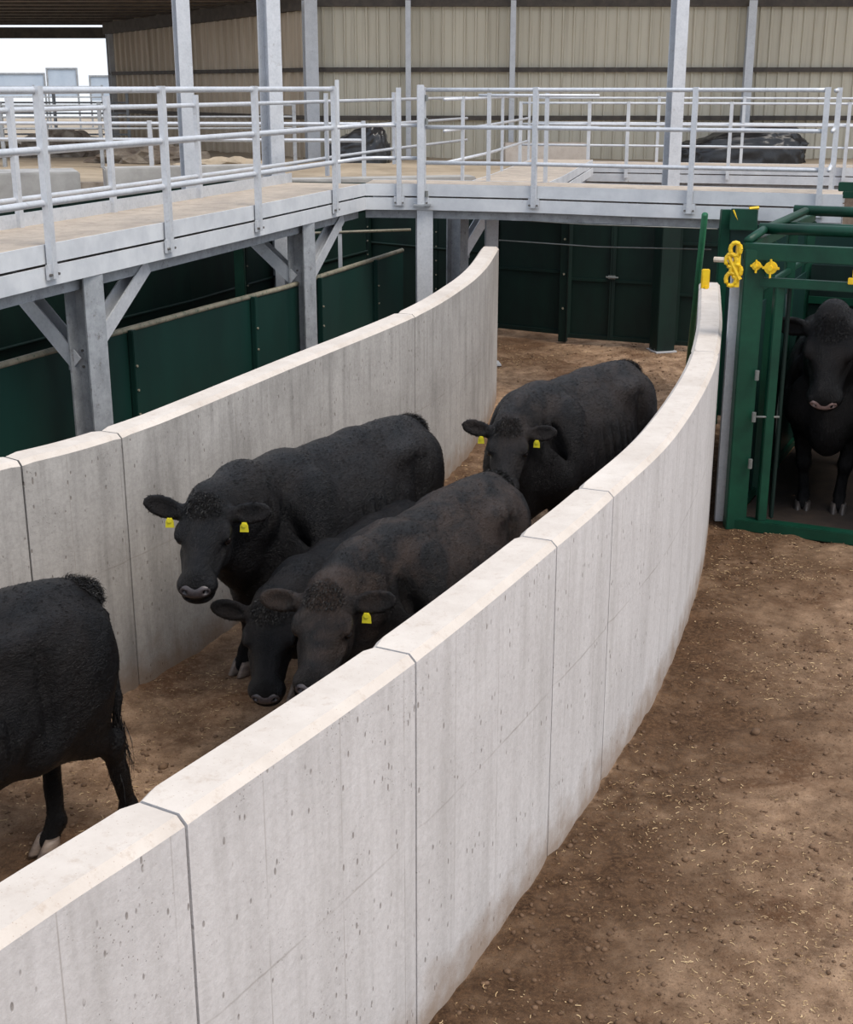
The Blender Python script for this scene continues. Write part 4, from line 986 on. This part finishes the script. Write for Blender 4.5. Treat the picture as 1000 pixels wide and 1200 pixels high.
    # uneven hide
    sd = int(abs(origin[0])*100) % 50
    V, Q = surface_nets(F.F, F.o, h)
    V2 = V.copy()
    nv = .010*vnoise(V[:,0]+V[:,2]*.7, V[:,1]*1.3+V[:,2], .16, 70+sd)+.006*vnoise(V[:,0]*1.1+V[:,1], V[:,2], .07, 71+sd)
    far = np.linalg.norm(V-hp(.2,0,0), axis=1) > .42*g
    me0 = np_mesh('cow_body', V, Q, [mat]); nor = np.empty(len(V)*3, np.float32); me0.vertices.foreach_get('normal', nor); nor = nor.reshape(-1,3)
    V2 += nor*(nv*np.where(far, 1.0, .25))[:,None]; me0.vertices.foreach_set('co', V2.astype(np.float32).ravel()); me0.update()
    body = bpy.data.objects.new('body', me0); link(body, root)
    # hooves with two claws
    for hq in hoof_at:
        b2 = MB(); 
        for sg in (1,-1):
            rings = []
            for z, rx, ry, ox in ((0,.062,.030,.022),(.012,.062,.031,.020),(.045,.050,.028,.008),(.080,.036,.024,-.004)):
                for k in range(12):
                    a = k*2*PI/12; px = math.cos(a)*rx; px = px*(1.12 if px > 0 else .85)
                    rings.append((hq[0]+ox+px, hq[1]+sg*.031+math.sin(a)*ry*(1-.25*max(0,math.cos(a))), hq[2]+z))
            fs = [(r*12+k, r*12+(k+1)%12, (r+1)*12+(k+1)%12, (r+1)*12+k) for r in range(3) for k in range(12)]+[tuple(range(11,-1,-1)), tuple(range(36,48))]
            b2.add(rings, fs)
        me = bpy.data.meshes.new('hoof'); me.from_pydata(b2.v, [], b2.f); bm = bmesh.new(); bm.from_mesh(me); bmesh.ops.recalc_face_normals(bm, faces=bm.faces); bm.to_mesh(me); bm.free()
        me.polygons.foreach_set('use_smooth', [len(p.vertices) == 4 for p in me.polygons]); me.materials.append(M[hoofmat]); link(bpy.data.objects.new('hoof', me), root)
    # eyes
    for sg in (1,-1):
        bm = bmesh.new(); bmesh.ops.create_uvsphere(bm, u_segments=16, v_segments=10, radius=.0225*g); me = bpy.data.meshes.new('eye'); bm.to_mesh(me); bm.free()
        me.transform(Matrix.Translation(Vector(hp(.168,sg*.098,-.020)))); me.polygons.foreach_set('use_smooth', [True]*len(me.polygons)); me.materials.append(M['eye']); link(bpy.data.objects.new('eye', me), root)
    # nose pad: leather between the nostrils, following the muzzle
    F2 = Field(hp(.44,0,-.04)-.14*g, hp(.44,0,-.04)+.14*g, .0055)
    def E2(c, r, k, cut=False): F2.ell(hp(*c), np.array(r)*g, HR, k=k*g, cut=cut)
    E2((.452,0,-.046), (.052,.072,.040), .01); E2((.470,.034,-.036), (.026,.036,.028), .012); E2((.470,-.034,-.036), (.026,.036,.028), .012)
    for sg in (1,-1): E2((.500,sg*.045,-.034), (.024,.014,.013), .006, True)
    E2((.40,0,-.05), (.058,.12,.09), .01, True)
    V3, Q3 = surface_nets(F2.F, F2.o, F2.h)
    if len(V3): link(bpy.data.objects.new('nose', np_mesh('nose', V3, Q3, [nose])), root)
    # ear tags
    for sg in tags:
        lfv = lift[0] if sg > 0 else lift[1]
        ed = np.array([-.12, sg*math.cos(lfv), math.sin(lfv)]); ed /= np.linalg.norm(ed); base = hp(*(np.array([.015,sg*.09,0])+ed*.075+np.array([.040,0,-.02])))
        dn = np.array([0,0,-1.0]); fw = HR@np.array([1.0,0,.0]); fw -= dn*(fw@dn); fw /= np.linalg.norm(fw); sd_ = np.cross(dn, fw); b3 = MB()
        out = [(-.010,0),(.010,0),(.018,.016),(.020,.046),(-.020,.046),(-.018,.016)]
        vs = [base+sd_*a*g+dn*(c)*g+fw*o for o in (.0,.006) for a, c in out]
        b3.add([tuple(v) for v in vs], [tuple(range(5,-1,-1)), tuple(range(6,12))]+[(i,(i+1)%6,6+(i+1)%6,6+i) for i in range(6)])
        b3.tube([Vector(base+dn*.012+fw*.012), Vector(base+dn*.012-fw*.03)], .011*g, 8)
        me = bpy.data.meshes.new('ear_tag'); me.from_pydata(b3.v, [], b3.f); me.materials.append(M['tag']); tg = link(bpy.data.objects.new('ear_tag', me), root); tg['label'] = 'yellow plastic ear tag'
    # hair: poll, ear fringe, tail head and tail switch
    co = V2; r3 = np.random.default_rng(9)
    def tuftmask(c, rad, n, L, w_, name, curl=.5, lean=None, zmin=None):
        d = np.linalg.norm(co-np.array(c), axis=1); ids = np.nonzero(d < rad)[0]
        if len(ids) == 0: return
        ids = r3.choice(ids, n); dirs = nor[ids]+r3.normal(size=(n,3))*.45
        if lean is not None: dirs = dirs+np.array(lean)
        dirs /= np.linalg.norm(dirs, axis=1)[:,None]; roots = co[ids]+r3.normal(size=(n,3))*.004
        me = hair_mesh(name, roots, dirs, L, w_, 'hair', curl); link(bpy.data.objects.new(name, me), root)
    tuftmask(hp(.03,0,.05), .085*g, 900, .020, .003, 'poll_tuft', .4, lean=tuple(1.5*f))
    if tuft: tuftmask((-.935,0,1.225), .095, 2600, .020, .0045, 'tail_head_tuft', 1.0, lean=(-.6,0,-.4))
    n = 34000; ids = r3.integers(0, len(co), n); nn = nor[ids]; base = np.where((np.linalg.norm(co[ids]-hp(.2,0,-.05), axis=1) < .36*g)[:,None], f*.9+np.array([0,0,-.1]), np.array([-.8,0,-.55]))
    dr = base+r3.normal(size=(n,3))*.22+vnoise(co[ids][:,0]*1.0, co[ids][:,2]+co[ids][:,1], .12, 90)[:,None]*np.array([.5,0,1.2]); dr = dr-nn*(dr*nn).sum(1)[:,None]; dr /= np.linalg.norm(dr, axis=1)[:,None]+1e-9; dr = dr+nn*.25; dr /= np.linalg.norm(dr, axis=1)[:,None]
    face = np.linalg.norm(co[ids]-hp(.30,0,-.06), axis=1) < .26*g; Lh = np.where(face, .008, .015)*(.6+.8*r3.random(n)); keep = ~((np.linalg.norm(co[ids]-hp(.45,0,-.05), axis=1) < .10*g))
    me = hair_mesh('fur', (co[ids]-nn*.002)[keep], dr[keep], Lh[keep], .0038, mat, .15, 1); link(bpy.data.objects.new('fur', me), root)
    # switch at the tail end
    n = 420; c = np.array(tp[-1]); roots = c+r3.normal(size=(n,3))*np.array([.014,.014,.05]); dirs = np.tile(np.array([0,0,-1.0]),(n,1))+r3.normal(size=(n,3))*.10; dirs /= np.linalg.norm(dirs,axis=1)[:,None]
    link(bpy.data.objects.new('tail_switch', hair_mesh('tail_switch', roots, dirs, .20, .005, 'hair', .12, 4)), root)
    return root
def ang(dx, dy): return math.atan2(dy, dx)
def hoofset(o, hd, s, lf, rf, lr, rr):
    """hoof offsets (forward, left) in the cow's own frame -> world"""
    out = []
    for a, b_ in (lf, rf, lr, rr):
        x = o[0]+s*(a*math.cos(hd)-b_*math.sin(hd)); y = o[1]+s*(a*math.sin(hd)+b_*math.cos(hd)); out.append((x, y, float(gz(x, y))+.004))
    return out
HDG = ang(-.44, -.90)
STD = ((.50,.16),(.58,-.16),(-.72,.17),(-.86,-.17))
def place(label, tail_px, tail_z, hd, s, poll, muzzle, feet=STD, **kw):
    tp = at(*tail_px, tail_z); o = (tp.x+.93*s*math.cos(hd), tp.y+.93*s*math.sin(hd))
    print('cow', label[:30], 'origin', [round(v,2) for v in o])
    return cow(label, o, hd, s, poll, muzzle, hoofset(o, hd, s, *feet), **kw), o
def face_to(poll, px, py, L):
    """muzzle point on the sight line through a pixel, L away from the poll and on its near side"""
    a = at(px, py, 0); c = Vector((0,0,H)); d = (a-c).normalized(); o = c-poll; b_ = o.dot(d); q = b_*b_-(o.dot(o)-L*L)
    return c+d*(-b_-math.sqrt(max(q, 0)))
hdA = ang(-.64, -.77)
place('black cow leaving at the left edge, only its hindquarters in view', (98,694), 1.31, hdA, 1.08, (-3.15,3.95,1.30), (-3.45,3.60,.95), feet=((.62,.14),(.42,-.14),(-.99,.06),(-.68,-.07)), h=.0135, tail_side=1)
hdB = ang(-.50,-.865); pB = at(243,600,1.44)
place('black cow standing along the far wall, yellow tags in both ears', (484,494), 1.38, hdB, 1.11, tuple(pB), tuple(face_to(pB,227,690,.53)), hs=1.10, feet=((.56,.15),(.46,-.33),(-.72,.17),(-.86,-.17)), tags=(1,-1), lift=(-.02,.35), h=.0125)
pC = at(384,705,1.20)
place('brown-backed cow pressed along the near wall with one yellow tag', (582,564), 1.25, ang(-.44,-.90), 1.02, tuple(pC), tuple(face_to(pC,364,806,.52)), hs=1.12, mat='coat_brown_lit', tags=(1,), lift=(.12,.0), h=.0125, width=.98)
oD = (-.40, 7.55); hdD = ang(-.40,-.92); pD = at(318,718,.98)
cow('black young cow whose lowered head shows between two others', oD, hdD, .82, tuple(pD), tuple(face_to(pD,310,818,.48)), hoofset(oD, hdD, .82, *STD), hs=1.12, width=.70, lift=(.15,.30), h=.012, tuft=False)
pE = at(597,506,1.30)
place('dark cow at the back of the group with its muzzle over another rump', (737,434), 1.36, ang(-.54,-.84), 1.12, tuple(pE), tuple(face_to(pE,590,574,.52)), hs=1.10, mat='coat_mid', tags=(1,-1), lift=(.0,.25), h=.0145)
sF = 1.22; hdF = ang(-.30,-.95); oF = (3.68, 11.85); pF = at(976,384,1.72)
cow('big black bull standing in the green crush facing the camera', oF, hdF, sF, tuple(pF), tuple(face_to(pF,965,474,.66)), hoofset(oF, hdF, sF, (.52,.12),(.50,-.13),(-.7,.17),(-.85,-.17)), hs=1.22, lift=(-.05,-.05), h=.0145, nose='nose_pink', hoofmat='hoof_dark', mat='coat_black', tuft=False)
# ------------------------------------------------------------------ light and camera
w = bpy.data.worlds.new('sky'); SC.world = w; w.use_nodes = True; nt = w.node_tree; nd = nt.nodes; bg = nd['Background']
tc = nd.new('ShaderNodeTexCoord'); sp = nd.new('ShaderNodeSeparateXYZ'); nt.links.new(tc.outputs['Generated'], sp.inputs[0])
rp = nd.new('ShaderNodeValToRGB'); nt.links.new(sp.outputs[2], rp.inputs[0]); e = rp.color_ramp.elements
e[0].position = .0; e[0].color = (.88,.93,1,1); e[1].position = .7; e[1].color = (.72,.82,1,1)
nt.links.new(rp.outputs[0], bg.inputs[0]); bg.inputs[1].default_value = 1.15
L = bpy.data.lights.new('sun', 'SUN'); L.energy = 2.8; L.angle = math.radians(32); L.color = (1.0,.91,.80)
lo = bpy.data.objects.new('sun', L); COL.objects.link(lo)
d = Vector((-.42,.42,-.90)).normalized(); lo.rotation_euler = d.to_track_quat('-Z','Y').to_euler(); lo.location = (6,-6,12)
cam = bpy.data.cameras.new('camera'); co_ = bpy.data.objects.new('camera', cam); COL.objects.link(co_)
co_.location = (0,0,H); co_.rotation_euler = (PI/2-PITCH, 0, 0)
cam.sensor_fit = 'VERTICAL'; cam.sensor_height = 24; cam.lens = 24*FPX/1200; cam.clip_end = 300
SC.camera = co_
SC.view_settings.view_transform = 'Standard'; SC.view_settings.look = 'None'; SC.view_settings.gamma = 1; SC.view_settings.use_curve_mapping = False
SC.view_settings.exposure = 0.0
